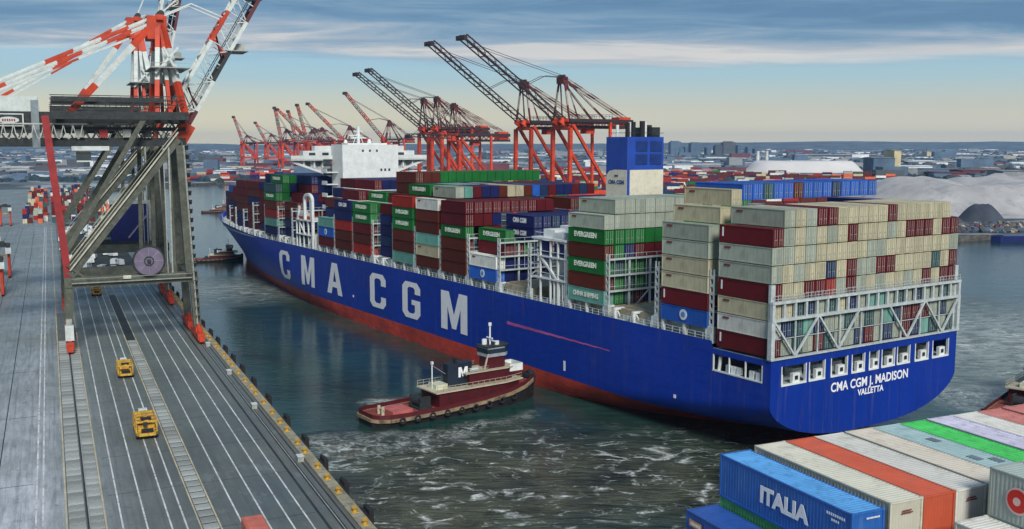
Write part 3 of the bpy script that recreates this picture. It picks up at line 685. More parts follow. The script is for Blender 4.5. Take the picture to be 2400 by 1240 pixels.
# ---- bridge house
bh = MB()
bh.box(13.7, 33.6, 195, 204, 18.1, 50.6)
bo = bh.build('bridge_house', ship_white, ship)
def bp_(n, mb, m=ship_white): return mb.build(n, m, bo)
bp_('bridge_wing', MB().box(-.4, BEAM + .4, 203.5, 206.9, 45.5, 45.9).box(-.4, 13.7, 203.4, 203.6, 45.9, 47.1).box(33.6, BEAM + .4, 203.4, 203.6, 45.9, 47.1).box(4, 44.4, 204.2, 206.9, 45.9, 48.6))
bp_('wheelhouse', MB().box(8, 40.4, 204.3, 206.8, 48.6, 50.2).box(17, 31, 198, 203, 50.6, 51.1))
for sgn in (0, 1):
    X = (lambda v: v) if sgn == 0 else (lambda v: BEAM - v)
    bp_('wing_bracket', MB().beam((X(0), 205, 45.2), (X(13.8), 205, 40.4), .9, .7).beam((X(4.4), 205, 44), (X(4.4), 205, 45.6), .5).beam((X(8), 205, 43), (X(8), 205, 45.6), .5).beam((X(11), 205, 42), (X(11), 205, 45.6), .5))
    bp_('wing_panel', MB().add([(X(0), 205.4, 45.4), (X(13.8), 205.4, 40.8), (X(13.8), 205.4, 45.5), (X(0), 205.4, 45.5)], [(0, 1, 2, 3), (3, 2, 1, 0)]))
    for v in (5.2, 8.8): bp_('opening', MB().box(min(X(v), X(v + 1.6)), max(X(v), X(v + 1.6)), 205.0, 205.38, 43.7, 45.0), glass)
for k in range(6): bp_('stair_deck', MB().box(9.8, 13.7, 199, 203.3, 22 + k * 3.9, 22.25 + k * 3.9).box(9.8, 9.95, 199, 203.2, 22.25 + k * 3.9, 23.3 + k * 3.9))
for k in range(4): bp_('opening', MB().box(10.5, 13.5, 203.1, 203.38, 40.6 + k * 1.5, 41.3 + k * 1.5), glass)
for k in range(8): bp_('window', MB().box(6 + k * 4.6, 8.2 + k * 4.6, 204.12, 204.2, 46.9, 48.0), glass)
for x in (27.0, 28.4, 29.9): bp_('window', MB().box(x, x + .7, 194.93, 195.0, 42.0, 42.8), glass)
for x in (20.5, 23, 25.5): bp_('window', MB().box(x, x + .7, 194.93, 195.0, 48.3, 49.0), glass)
mast = MB().beam((22, 201, 50.6), (22, 201, 56.5), .8).beam((19.5, 201, 52.8), (24.8, 201, 52.8), .3).beam((20.4, 201, 55), (23.6, 201, 55), .25).beam((20, 201, 50.6), (22, 201, 55), .2).beam((24, 201, 50.6), (22, 201, 55), .2).box(18.5, 21.5, 200.6, 201, 53.5, 53.8)
bp_('radar_mast', mast)
bp_('radome', MB().tube((26, 201, 51.1), (26, 201, 52.4), .8, 12, 0, .5)); bp_('radome', MB().tube((17.5, 201, 51.1), (17.5, 201, 52.2), .7, 12, 0, .4))
# port side frame with the lifeboat
sf = MB()
arc = []
for i in range(13):
    a = math.pi * i / 12; arc.append((192.5 - 3.2 * math.cos(a), 33.2 + 1.9 * math.sin(a)))
for p, q in zip(arc, arc[1:]): sf.beam((.8, p[0], p[1]), (.8, q[0], q[1]), .9, .8)
sf.beam((.8, 189.3, 18.2), (.8, 189.3, 33.2), .8).beam((.8, 195.7, 27.0), (.8, 195.7, 33.2), .8).box(.5, 1.2, 189.6, 191.0, 28.0, 33.5).box(.4, 6, 188.8, 203, 26.6, 26.9).box(6, 13.6, 200.2, 203, 26.6, 26.9).box(.4, 6, 188.8, 203, 22.0, 22.3)
for s in (189.5, 193, 197, 200.5, 203): sf.beam((.8, s, 18.1), (.8, s, 26.6), .4)
sf.beam((.8, 196, 22.3), (.8, 201.5, 26.6), .4).beam((.8, 190, 22.2), (.8, 193, 18.2), .4).beam((1.2, 202.6, 26.8), (1.2, 201.4, 31), .7)
sf.build('davit_frame', ship_white, ship)
for s in (184.6, 186.8): MB().beam((.6, s, 18.1), (.6, s, 22.5), .35).beam((.6, s, 22.5), (4, s, 22.5), .3).build('ladder_post', ship_white, ship)
lb = thing('lifeboat', shipw(2.2, 199.5, 27.0), SHIP_A, 'small red and white covered lifeboat hung at the port side beside the white bridge house', 'lifeboat')
h = MB(); 
for (a, b) in ((-3.6, -2.6), (-2.6, 2.4), (2.4, 3.6)):
    wa = .5 if a < -3 else 1.3; wb = .4 if b > 3 else 1.3
    h.add([(-wa, a, .9), (wa, a, .9), (wa * .5, a, 0), (-wa * .5, a, 0), (-wb, b, .9), (wb, b, .9), (wb * .5, b, 0), (-wb * .5, b, 0)], [(0, 1, 2, 3), (7, 6, 5, 4), (0, 4, 5, 1), (1, 5, 6, 2), (2, 6, 7, 3), (3, 7, 4, 0)])
h.build('hull', corange, lb); MB().box(-1.1, 1.1, -2.6, 2.4, .9, 1.9).box(-.7, .7, -1.4, 1.0, 1.9, 2.3).build('canopy', ship_white, lb)
# ---- casing and funnel
cs = MB().box(8, BEAM - 8, 57, 67.4, 18.1, 33.5)
ca = cs.build('engine_casing', ship_white, ship)
g = MB()
for s in (55.4, 58, 60.6, 64.2): g.beam((.7, s, 18.1), (.7, s, 31.2), .35)
g.box(.4, 8, 55, 66.8, 23.0, 23.35).box(.4, 8, 55, 66.8, 27.6, 27.85).box(.3, 8.2, 54.8, 67, 31.2, 31.6)
g.beam((.7, 64.2, 27.6), (.7, 58.2, 23.2), .45).beam((.7, 55.2, 24.3), (.7, 66, 24.3), .12).beam((.7, 55.2, 28.8), (.7, 66, 28.8), .12).beam((.7, 55.4, 32.6), (.7, 66, 32.6), .12)
g.build('side_gallery', ship_white, ca)
for s in (56.2, 57.6, 59.2): MB().box(.6, 1.2, s, s + .3, 18.1, 23.0).build('support_leg', ship_white, ca)
MB().box(1, 5, 57, 60, 31.6, 32.8).box(2, 6, 61, 65, 31.6, 33.2).build('vent_box', ship_white, ca)
MB().box(.9, 1.3, 61.8, 65.4, 28.2, 30.9).box(.9, 1.3, 56, 59.6, 28.2, 30.6).build('navy_panel', pm('paint_navy', CC['navy']), ca)
fn = MB().prism([(20, 59), (29.4, 59), (30, 59.8), (30, 66.5), (28, 68), (22, 68), (19.6, 66.5), (19.6, 59.4)], 18.1, 52.3)
fo = fn.build('funnel', pm('funnel_blue', (.016, .060, .33), .45, var=.12, scale=.3, rnd=0, dirt=.2, dirtcol=(.02, .03, .1)), ship)
cr = [(59.42, 33), (59.42, 45.3), (63.5, 45.3), (65.3, 45.0), (66.2, 44.2), (66.45, 43.0), (66.45, 33)]
pw = MB().add([(19.55, s, z) for s, z in cr] + [(19.61, s, z) for s, z in cr], [tuple(range(7))[::-1]] + [(i, (i + 1) % 7, 7 + (i + 1) % 7, 7 + i) for i in range(7)])
pw.box(20.02, 29.38, 58.94, 59.01, 33, 45.3)
pw.build('white_band', pm('funnel_white', (.60, .57, .46), .5, var=.1, dirt=.2, rnd=0), fo)
text('funnel_mark', 'CMA CGM', 1.15, pm('mark_blue', (.03, .07, .20), .5, rnd=0), fo, (19.5, 62.9, 42.6), (math.pi / 2, 0, -math.pi / 2), 1.0, .05)
MB().box(19.48, 19.54, 62.3, 63.5, 43.8, 44.2).build('funnel_emblem', pm('mark_blue', (.03, .07, .20)), fo)
lv = MB()
for x in (21.6, 25.6):
    for z in (46.4, 49.2):
        lv.box(x, x + 3.2, 58.9, 59.0, z, z + 2.3)
        for k in range(5): lv.box(x + .1, x + 3.1, 58.8, 58.92, z + .2 + k * .42, z + .34 + k * .42)
lv.build('louvre', pm('louvre_blue', (.012, .04, .19), .5, rnd=0), fo)
for x, s, m, r, h in ((20.6, 60.6, black, .5, 3.0), (22.2, 60.6, black, .5, 3.2), (21, 64.5, ship_white, .35, 2.6), (23.6, 63.5, ship_white, .3, 3.2), (25.0, 61, black, .6, 3.4), (26.2, 61.4, ship_white, .35, 3.3), (28.0, 62.5, black, .8, 2.6)):
    MB().tube((x, s, 52.3), (x, s, 52.3 + h), r, 10).build('exhaust_pipe', m, fo)
MB().box(19.9, 29.6, 59.2, 59.28, 53.1, 53.2).box(19.9, 19.98, 59.2, 66, 53.1, 53.2).box(26.9, 29.2, 60, 66, 52.3, 54.4).build('top_rail', cdark, fo)

# ================================================================== CONTAINERS
CB = {}
def cbody(col, L=CL, W=CW, H=CH):
    k = (col, L, W, H)
    if k in CB: return CB[k]
    a, b = W / 2, L / 2; e = .07
    mb = MB().box(-a + e, a - e, -b + e, b - e, .08, H - .03)
    for x in (-a, a - .16):
        for y in (-b, b - .16): mb.box(x, x + .16, y, y + .16, 0, H)
        mb.box(x, x + .16, -b + .16, b - .16, H - .14, H - .002).box(x, x + .16, -b + .16, b - .16, 0, .16)
    for y in (-b, b - .12): mb.box(-a + .16, a - .16, y, y + .12, H - .14, H - .002); mb.box(-a + .16, a - .16, y, y + .12, 0, .16)
    CB[k] = mb.mesh('container_body', [MATS['paint_' + col]]); return CB[k]
CD = {}
def cdoor(col, W=CW, H=CH):
    k = (col, W, H)
    if k in CD: return CD[k]
    w = W / 2 - .2
    mb = MB().box(-w / 2, w / 2, -.05, .03, .18, H - .16)
    for x in (-w / 4, w / 4): mb.box(x - .028, x + .028, -.11, -.05, .12, H - .12, 1)
    mb.box(-w / 3, w / 3, -.10, -.05, 1.0, 1.08, 1)
    CD[k] = mb.mesh('door', [MATS['paint_' + col], steel]); return CD[k]
mark_me = MB().box(-.03, 0, -.7, .7, -.16, .16).mesh('mark', [pm('mark_maroon', (.16, .03, .03), .6, rnd=0)])
wmark_me = MB().box(-.03, 0, -.16, .16, -.75, .75).mesh('mark', [hull_white])
disc_me = MB().tube((-.04, 0, 0), (0, 0, 0), .95, 20).mesh('round_emblem', [pm('emblem_white', (.55, .62, .72), .5, rnd=0)])
inner_me = MB().tube((-.07, 0, 0), (-.04, 0, 0), .5, 14).mesh('emblem_centre', [pm('emblem_blue', (.10, .22, .48), .5, rnd=0)])
ev_me = text_mesh('EVERGREEN', 1.35, .06).copy(); ev_me.materials.clear(); ev_me.materials.append(pm('lettering_pale', (.70, .80, .66), .5, rnd=0))
cs_me = text_mesh('CHINA SHIPPING', 1.25, .06).copy(); cs_me.materials.clear(); cs_me.materials.append(MATS['lettering_pale'])
cma_me = text_mesh('CMA CGM', 1.5, .07).copy(); cma_me.materials.clear(); cma_me.materials.append(hull_white)
CNAME = dict(cream='cream', grey='pale grey', white='off white', maroon='maroon', red='red', brown='brown', green='green', teal='teal', blue='bright blue', navy='navy blue', steelblue='dark blue', darkteal='dark teal', orange='orange')
FILL = [('maroon', 5), ('brown', 5), ('navy', 5), ('green', 2), ('teal', 1), ('grey', 1), ('cream', 1), ('steelblue', 3), ('red', 1), ('darkteal', 2)]
def pick(rr, pal=FILL):
    t = sum(w for _, w in pal); q = rr.random() * t
    for c, w in pal:
        q -= w
        if q <= 0: return c
cells = {}   # (bay, col, tier) -> colour
prof = {}
def bay(n, counts, cols=None, seed=0, pal=FILL, top=None):
    """counts: list per column (19) of tiers; cols: {column: [colours bottom up]}"""
    rr = random.Random(seed + ord(n)); prof[n] = counts
    for c in range(19):
        for t in range(counts[c]):
            col = pick(rr, pal)
            if top and t == counts[c] - 1 and c in top: col = top[c]
            if cols and c in cols and t < len(cols[c]) and cols[c][t]: col = cols[c][t]
            cells[(n, c, t)] = col
CR = 'cream'; GR = 'grey'; MA = 'maroon'
g7 = [7] + [8] * 17 + [7]
colsA = {c: [None] * 3 for c in range(19)}
rrA = random.Random(3)
low = ['teal', 'grey', 'darkteal', 'darkteal', 'steelblue', 'grey', 'maroon', 'grey', 'cream', 'grey', 'darkteal', 'navy']
for c in range(19): colsA[c] = [rrA.choice(low) for _ in range(3)] + [rrA.choice((CR, CR, CR, GR)) for _ in range(5)]
colsA[0] = ['maroon', 'white', 'cream', 'maroon', 'grey', 'grey', 'maroon']
for t, L in {7: {4: MA, 5: MA, 11: MA, 1: GR}, 6: {7: MA, 13: MA, 14: MA, 15: MA, 17: MA, 18: MA}, 5: {10: GR}, 4: {5: 'steelblue', 7: MA, 10: MA, 11: MA, 16: 'darkteal', 18: MA}, 3: {3: MA, 4: MA, 5: 'red', 7: MA, 15: MA, 17: MA, 18: MA}}.items():
    for c, v in L.items(): colsA[c][t] = v
bay('A', g7, colsA)
bay('B', [6, 7, 8] + [8] * 14 + [7, 7], {0: ['blue', 'maroon', 'cream', 'cream', 'grey', 'grey'], 1: [None] * 6 + ['cream'], 2: [None] * 7 + ['cream']}, pal=[('maroon', 2), ('grey', 2), ('navy', 1)],
    top={**{c: 'blue' for c in range(3, 18)}, 8: 'brown', 5: 'darkteal', 12: 'steelblue'})
bay('D', [6] + [7] * 14 + [6] * 4, {0: ['teal', 'brown', 'green', 'brown', 'green', 'grey'], 1: [None] * 5 + ['grey', 'grey']}, pal=[('green', 6), ('maroon', 2), ('navy', 2), ('darkteal', 3)],
    top={c: ('grey' if c < 11 else 'green') for c in range(19)})
for c in range(1, 10): cells[('D', c, 5)] = 'grey' if c < 8 else 'green'; cells[('D', c, 4)] = 'green'
for c in range(1, 12): cells[('D', c, 6)] = 'grey' if c != 10 else 'green'
bay('F', [2, 4, 3, 3] + [5] * 10 + [6] * 5, {0: ['blue', 'white'], 1: [None, None, 'maroon', 'green'], 2: [None, None, 'maroon'], 3: [None, None, 'green'], 4: ['navy'] * 5}, pal=[('navy', 9), ('steelblue', 2)])
bay('G', [6] * 10 + [5] * 2 + [6] * 7, {0: ['brown', 'brown', 'brown', 'green', 'maroon', 'maroon'], 11: [None] * 4 + ['navy']}, pal=[('maroon', 8), ('green', 3), ('brown', 3), ('navy', 2)],
    top={**{c: 'maroon' for c in range(10)}, **{c: ('brown' if c < 14 else 'navy') for c in range(10, 19)}})
bay('H', [6, 6] + [7] * 17, {0: ['brown', 'cream', 'teal', 'brown', 'brown', 'white']}, top={2: 'grey', 3: 'teal', 4: 'maroon', 5: 'navy', 6: 'navy', 7: 'brown', 8: 'cream', 9: 'cream', 10: 'brown', 11: 'blue', 12: 'steelblue', 13: 'maroon', 14: 'navy', 15: 'navy'})
bay('I', [6, 6] + [7] * 17, {0: ['teal', 'brown', 'brown', 'green', 'green', 'red'], 1: [None] * 5 + ['brown']}, top={2: 'green', 3: 'green', 4: 'green', 5: 'grey', 6: 'teal'})
bay('J', [0, 5, 6] + [8] * 16, {1: ['navy', 'steelblue', 'navy', 'navy', 'maroon']}, pal=[('maroon', 5), ('navy', 5), ('brown', 3)], top={**{c: 'brown' for c in range(3, 6)}, **{c: 'green' for c in range(6, 19)}})
bay('K', [5, 5, 6] + [6] * 16, {0: ['red', 'brown', 'maroon', 'green', 'green'], 1: [None] * 4 + ['green']}, top={2: 'green', 3: 'maroon', 4: 'teal', 5: 'teal', 6: 'red'})
bay('L', [5, 6, 6] + [7] * 16, {0: ['brown', 'brown', 'red', 'navy', 'navy']}, pal=[('maroon', 4), ('navy', 3)], top={**{c: 'navy' for c in range(3, 19)}, 1: 'maroon', 2: 'maroon', 3: 'maroon'})
bay('M', [3, 5, 6] + [7] * 16, {0: ['maroon', 'blue', 'teal'], 1: [None] * 4 + ['brown']}, pal=[('maroon', 4), ('navy', 6)], top={c: 'navy' for c in range(4, 19)})
bay('N', [0, 4, 5] + [7] * 16, {1: ['navy', 'steelblue', 'maroon', 'brown']}, pal=[('navy', 6), ('maroon', 4)], top={c: 'navy' for c in range(3, 19)})
bay('O', [6, 7] + [7] * 17, {0: ['navy', 'teal', 'red', 'brown', 'green', 'darkteal'], 1: [None] * 4 + ['green', 'green', 'green']}, pal=[('navy', 6), ('maroon', 3)], top={c: ('green' if c < 3 else 'navy') for c in range(19)})
bay('P', [3, 6] + [7] * 17, {0: ['green', 'green', 'grey']}, pal=[('maroon', 6), ('navy', 4)], top={c: 'navy' for c in range(19)})
bay('Q', [5, 6] + [6] * 17, pal=[('maroon', 6), ('navy', 2), ('brown', 3)])
for n in 'VWXY':
    k = {'V': 6, 'W': 5, 'X': 5, 'Y': 4}[n]
    bay(n, [k] * 19, pal=[('maroon', 6), ('navy', 4), ('brown', 3)], top={c: ('blue' if n == 'X' and c < 12 else 'maroon' if n != 'Y' else 'steelblue') for c in range(19)})
order = [b for b, _ in BAYS]
zb = {n: 20.15 for n in order}; zb['A'] = 17.55
def cell_pos(n, c, t):
    z = zb[n] + t * T0
    if n == 'B' and c >= 3 and t == 7: z += .85
    return (1.35 + c * PITCHX, S0[n] + CL / 2, z)
first_col = {n: 0 for n in order}
for n in order:
    while 1.35 + first_col[n] * PITCHX - 1.22 < hull_y(S0[n] + CL, 18.2) + .1: first_col[n] += 1
inside = {k for k in cells if first_col[k[0]] <= k[1] <= 18 - first_col[k[0]]}
AFT = {'B': 'A', 'D': None, 'F': None, 'N': None, 'A': None}
for i, n in enumerate(order):
    if n not in AFT: AFT[n] = order[i - 1]
LAND = dict(A='the stern stack', B='the bay just ahead of the stern', D='the bay behind the blue funnel', F='first bay ahead of the funnel', G='second bay ahead of the funnel', H='third bay ahead of the funnel', I='fourth bay ahead of the funnel',
            J='third bay behind the bridge', K='second bay behind bridge house', L='second bay behind the bridge', M='the bay right behind the bridge', N='the bay right ahead of the bridge', O='second bay ahead of the bridge', P='third bay ahead of the bridge', Q='fourth bay ahead of the bridge',
            V='fifth bay ahead of the bridge', W='sixth bay ahead of the bridge', X='seventh bay ahead of the bridge', Y='the bay nearest the bow')
LAND['J'] = 'the bay with the port side gap'; LAND['K'] = 'third bay behind the bridge'
cand = []
for (n, c, t) in inside:
    fc = first_col[n]
    side = (c == fc) or ((n, c - 1, t) not in inside)
    ab = AFT[n]; end = ab is None or (ab, c, t) not in inside
    if n == 'B' and t == 7: end = True
    topx = (n, c, t + 1) not in inside
    if n in 'FN' and t < 4 and c > 3: end = end and c < 6
    if n == 'D' and t < 7 and c > 15: end = False
    if not (side or end or topx): continue
    x, s, z = cell_pos(n, c, t); w = shipw(x, s, z + 1.4); d2 = w.x ** 2 + w.y ** 2
    hid = 1.0
    if end and not side and not topx and n not in 'AD': hid = .5
    if c > 6 and n not in 'ABD' and not topx: hid *= .25
    if topx and not side and not end and c > 8: hid *= .5
    score = hid * (CL * CH * .45 * side + CW * CH * .8 * end + CL * CW * .10 * topx) / d2
    cand.append((score, n, c, t, side, end, topx))
cand.sort(reverse=True)
rest = MB(); rest_cols = list(CC); 
for rank, (sc, n, c, t, side, end, topx) in enumerate(cand):
    col = cells[(n, c, t)]; x, s, z = cell_pos(n, c, t)
    if rank >= 300:
        rest.box(x - CW / 2, x + CW / 2, s - CL / 2, s + CL / 2, z, z + CH, rest_cols.index(col)); continue
    fc = first_col[n]
    if n == 'A' and c > 0:
        rows = {8: 'top row', 7: 'second row from top', 6: 'third row from top', 5: 'fourth row from top', 4: 'fifth row from top', 3: 'row behind the gallery', 2: 'middle row behind braces', 1: 'bottom row behind braces'}
        lab = f"{CNAME[col]} container, {ORD[c + 1]} from the left, {rows[t + 1]} of the stern stack"
    elif c == fc:
        top_ = len([1 for k in inside if k[0] == n and k[1] == c])
        tt = 'bottom' if t == 0 else ('topmost' if t == top_ - 1 else ORD[t + 1] + ' up')
        lab = f"{CNAME[col]} container, {tt} at the port edge, {LAND[n]}"
    else:
        lab = f"{CNAME[col]} container, {ORD[t + 1]} tier, {ORD[c + 1]} row from port, {LAND[n]}"
    rt = thing('shipping_container', shipw(x, s, z), SHIP_A, lab, 'container', 'containers stacked on the blue ship')
    place('body', cbody(col), rt)
    if end:
        d = cdoor(col)
        for sx in (-.53, .53): place('door', d, rt, (sx * 1.02, -CL / 2 + .03, 0))
    if side:
        if col in ('cream', 'grey', 'white'): place('mark', mark_me, rt, (-CW / 2, CL / 2 - 1.9, CH - .62))
        elif col == 'maroon' and n in 'AB': place('mark', wmark_me, rt, (-CW / 2, CL / 2 - .8, 1.7))
        elif col == 'green': place('lettering', ev_me, rt, (-CW / 2 - .02, 0.2, 1.55), (math.pi / 2, 0, -math.pi / 2))
        elif n == 'D' and t == 0: place('lettering', cs_me, rt, (-CW / 2 - .02, 0, 1.45), (math.pi / 2, 0, -math.pi / 2), (.85, 1, 1))
        elif col == 'blue' and t <= 1: place('round_emblem', disc_me, rt, (-CW / 2, 0, 1.45)); place('emblem_centre', inner_me, rt, (-CW / 2, 0, 1.45))
        elif col == 'navy' and (n in 'F' or (n == 'L' and t == 4)): place('lettering', cma_me, rt, (-CW / 2 - .02, 0, 1.5), (math.pi / 2, 0, -math.pi / 2), (.8, 1, 1))
rs = rest.build('stacked_containers', [MATS['paint_' + c] for c in rest_cols]); rs.location = shipw(0, 0, 0); rs.rotation_euler = (0, 0, SHIP_A)
tag(rs, 'mass of small mixed containers on the far bays and inner rows of the blue ship', 'containers', 'containers stacked on the blue ship', 'stuff')
print('containers exposed', len(cand))

# ================================================================== SHIP-TO-SHORE CRANES
def sts_crane(loc, rz, label, group=None, G=28.0, B=16.0, zs=16.5, zg=46.0, zt=53.5, apex=(23.0, 76.0), boomL=62, boomA=62, back=26,
              low=olive, gird=cdark, red=corange, wht=cwhite, near=False, hinge=None, k=1.0, house=True, boom_bands=None, lean=1.2, cat='crane'):
    t = thing('dock_crane', loc, rz, label, cat, group)
    def P(n, mb, m): return mb.build(n, m, t)
    mats = [red, wht, low, gird, pm('boom_maroon', (.085, .02, .025), .6)]
    mm = mats if near else [pm('mast_maroon', (.10, .018, .016), .6), wht]
    kk = k if near else k * .72
    hx, hz = hinge or (G - 1.5, zg + 2.0); my = B / 2
    # bogies
    for x in (0, G):
        for y in (0, B):
            bl = 6.8 if near else 3.6
            mb = MB().box(x - .8 * k, x + .8 * k, y - bl, y + bl, .9, 2.3)
            if near: mb.box(x - .6, x + .6, y - 7.6, y - 6.8, .6, 1.8).box(x - .6, x + .6, y + 6.8, y + 7.6, .6, 1.8).beam((x, y - 4.4, 2.2), (x, y - 1.5, 3.6), .7).beam((x, y + 4.4, 2.2), (x, y + 1.5, 3.6), .7)
            for dy in ((-6, -4.4, -2.8, -1.0, 1.0, 2.8, 4.4, 6) if near else (-2.9, -1.0, 1.0, 2.9)): mb.tube((x - .5, y + dy, .45), (x + .5, y + dy, .45), .45, 8)
            mb.beam((x, y - 1.9, 1.0), (x, y - 1.9, 3.2), .9).beam((x, y + 1.9, 1.0), (x, y + 1.9, 3.2), .9).box(x - .7, x + .7, y - 2.4, y + 2.4, 2.3, 3.2)
            P('bogie', mb, red)
            xi = x + (lean * .5 if x == 0 else -lean * .5)
            P('leg', MB().beam((x, y, 3.0), (xi, y, zs), 1.7 * k, 1.7 * k), low)
    for y in (0, B):
        P('portal_beam', MB().beam((-.5, y, zs), (G + .5, y, zs), 2.0 * k, 2.3 * k), low)
        P('leg', MB().beam((G - lean, y, zs), (G - lean * 2.0, y, zg), 2.0 * k, 2.0 * k), low)
        P('leg', MB().beam((0.4, y, zs + 1), (-2.6 if near else .4, y, zt - 1), 1.5 * k, 1.3 * k), cred if near else low)
        if near: P('leg', MB().beam((G - 4.6, y, zs + 1), (G - 5.0, y, zg), .75, .75), low)
        P('diagonal_strut', MB().beam((.8, y, zs + 1.5), (G - 2.8, y, zg + 1.5), 1.5 * k, 1.7 * k), low)
        if near:
            P('diagonal_strut', MB().beam((.2, y, zs + 7), (G - 9.5, y, zt - .6), 1.1, 1.1), low)
            P('handrail', MB().beam((.8, y - 1.1, zs + 2.8), (G - 2.8, y - 1.1, zg + 3.0), .34).beam((.8, y - .9, zs + 3.9), (G - 2.8, y - .9, zg + 4.0), .12), pm('rail_pale', (.42, .42, .34), .6))
        P('girder_chord', MB().box(-back, G - .5, y * .5 + my * .5 - .5, y * .5 + my * .5 + .5, zt - 2.4, zt), gird)
        P('girder_chord', MB().box(-back, G - .5, y * .5 + my * .5 - .45, y * .5 + my * .5 + .45, zg - .3, zg + (1.7 if near else 1.4)), gird)
        if near: P('girder_chord', MB().box(-back, G - .5, y * .5 + my * .5 - .35, y * .5 + my * .5 + .35, zg + 3.4, zg + 4.2), gird)
        lt = MB(); x = -back
        while x < G - 4:
            yy = y * .5 + my * .5; lt.beam((x, yy, zg + 1.2), (x + 2.2, yy, zt - 2.3), .28 * k).beam((x + 2.2, yy, zt - 2.3), (x + 4.4, yy, zg + 1.2), .28 * k); x += 4.4
        P('girder_lattice', lt, low)
        P('tie_beam', MB().box(-1.5, G - .3, y - .8, y + .8, zt - 1.7, zt + .1), gird)
    for z in (zs, zt - .8):
        for x in (.3, G - lean): P('cross_beam', MB().beam((x, .9, z), (x, B - .9, z), 1.5 * k, 1.7 * k), low)
    P('cross_beam', MB().beam((G - 2 * lean, 0.9, zg), (G - 2 * lean, B - .9, zg), 1.5 * k, 1.6), low)
    for y in (0, B):
        rr = MB()
        for z in (zt + 1.6, zt + 2.6, zt + 3.6 if near else zt + 2.6): rr.box(-1.5, G - 1, y - .12, y + .12, z - .09, z + .09)
        x = -1.2
        while x < G - 1: rr.beam((x, y, zt), (x, y, zt + 3.4 if near else zt + 2.6), .12); x += 2.4
        if near: rr.box(-1.2, G - 5.5, y - .2, y + .2, zt + 2.2, zt + 3.3)
        P('walkway_rail', rr, gird)
    # mast: banded legs that meet at the apex
    ax, az = apex
    top = red; cyc = [0, 0, 1, 1, 0, 0]
    for y, yt in ((.8, my - 2.2), (B - .8, my + 2.2)):
        P('mast_leg', MB().banded((G - .8, y, zt - .5), (ax, yt, az), 1.25 * kk, cyc, 1.25 * kk), mm)
        if near: P('mast_leg', MB().banded((G - 4.2, y, zt), (ax, yt, az), .8, cyc, .8), mats)
        P('mast_leg', MB().banded((G - 7.0, y, zt), (ax - .4, yt, az), 1.05 * kk, cyc, 1.05 * kk), mm)
        P('rear_strut', MB().banded((2.6, y * .8 + my * .2, zt), (ax - .8, yt, az - 1), 1.25 * kk, [0, 0, 1, 1, 1, 0, 0], 1.4 * kk), mm)
        for dx, dz in ((back, 0), (back - 5, 1.2)):
            P('backstay', MB().banded((-dx, yt, zt + dz), (ax - 1, yt, az - dz), .62 * kk, [1, 0, 1, 1, 0, 1, 0, 1], .62 * kk), mm)
    P('apex_head', MB().box(ax - (3.0 if near else 1.8), ax + 1.4, my - 3.4, my + 3.4, az - (5.4 if near else 3.6), az).box(ax - 1.0, ax + .6, my - 4.2, my + 4.2, az - 1.0, az + .2), red if near else mm[0])
    sh_ = MB()
    for y in (-2.6, -1, 1, 2.6): sh_.tube((ax + .2, my + y - .25, az + .6), (ax + .2, my + y + .25, az + .6), .8, 12)
    P('sheave', sh_, cdark)
    if near:
        P('mast_platform', MB().box(G - 8, G + .6, .2, B - .2, zt + 10.2, zt + 10.4).box(G - 8, G + .6, .2, .3, zt + 11.3, zt + 11.4), steel)
        P('mast_tie', MB().beam((G - 7, 1.6, zt + 9), (G - 1.8, 1.6, zt + 15), .5).beam((G - 2, 1.6, zt + 9), (G - 5.0, 1.6, zt + 15), .5), wht)
    # boom: two trussed beams joined by cross members
    a = rad(boomA); d = Vector((math.cos(a), 0, math.sin(a))); nrm = Vector((-math.sin(a), 0, math.cos(a)))
    H0 = Vector((hx, my, hz)); dep = 5.2 if near else 2.6; half = 3.8 if near else 3.4
    ch = MB(); lat = MB()
    nb = boom_bands or [0, 1, 1, 0, 1, 1, 0, 1, 1]
    for y in (-half, half):
        for off in (0, dep):
            ch.banded(H0 + Vector((0, y, 0)) + nrm * off, H0 + Vector((0, y, 0)) + nrm * off * .8 + d * boomL, (.70 if near else .62) * k, ([4, 1, 3, 1, 4, 3, 1, 4, 1] if near and off == 0 else nb), (.85 if near else .62) * k)
    n = int(boomL / 4)
    for i in range(n):
        p0 = H0 + d * (i * boomL / n); p1 = H0 + d * ((i + 1) * boomL / n)
        for y in (-half, half):
            q0, q1 = Vector((0, y, 0)), Vector((0, y, 0))
            a_, b_ = (p0 + q0, p1 + q1 + nrm * dep) if i % 2 == 0 else (p0 + q0 + nrm * dep, p1 + q1)
            lat.beam(a_, b_, .26 * k)
            if near: lat.beam(p0 + q0, p0 + q0 + nrm * dep, .22)
        if i % 2 == 0 or near: lat.beam(p0 + Vector((0, -half, 0)), p0 + Vector((0, half, 0)), .34 * k); lat.beam(p0 + Vector((0, -half, 0)) + nrm * dep, p0 + Vector((0, half, 0)) + nrm * dep, .3 * k)
    if near:
        for i in (2, 5, 9, 13): P('boom_tie', MB().beam(H0 + d * (i * 4.6) + Vector((0, -half, 0)), H0 + d * (i * 4.6 + 4) + Vector((0, half, 0)) + nrm * dep, .4).beam(H0 + d * (i * 4.6) + Vector((0, half, 0)), H0 + d * (i * 4.6 + 4) + Vector((0, -half, 0)) + nrm * dep, .4), red if i in (5, 9) else mats[4])
        P('boom_walkway', MB().beam(H0 + Vector((0, half + .8, 0)) + d * 4 + nrm * 1.0, H0 + Vector((0, half + .8, 0)) + d * boomL + nrm * 1.0, .9, .12).beam(H0 + Vector((0, -half - .6, 0)) + d * 4 + nrm * 2.2, H0 + Vector((0, -half - .6, 0)) + d * boomL + nrm * 2.2, .16), gird)
        P('backstay', MB().banded((-back + 9, my - 3, zt + 2.2), (ax - 1.5, my - 2.2, az - 3), .5, [0, 1, 1, 0, 1, 1, 0], .5), mats)
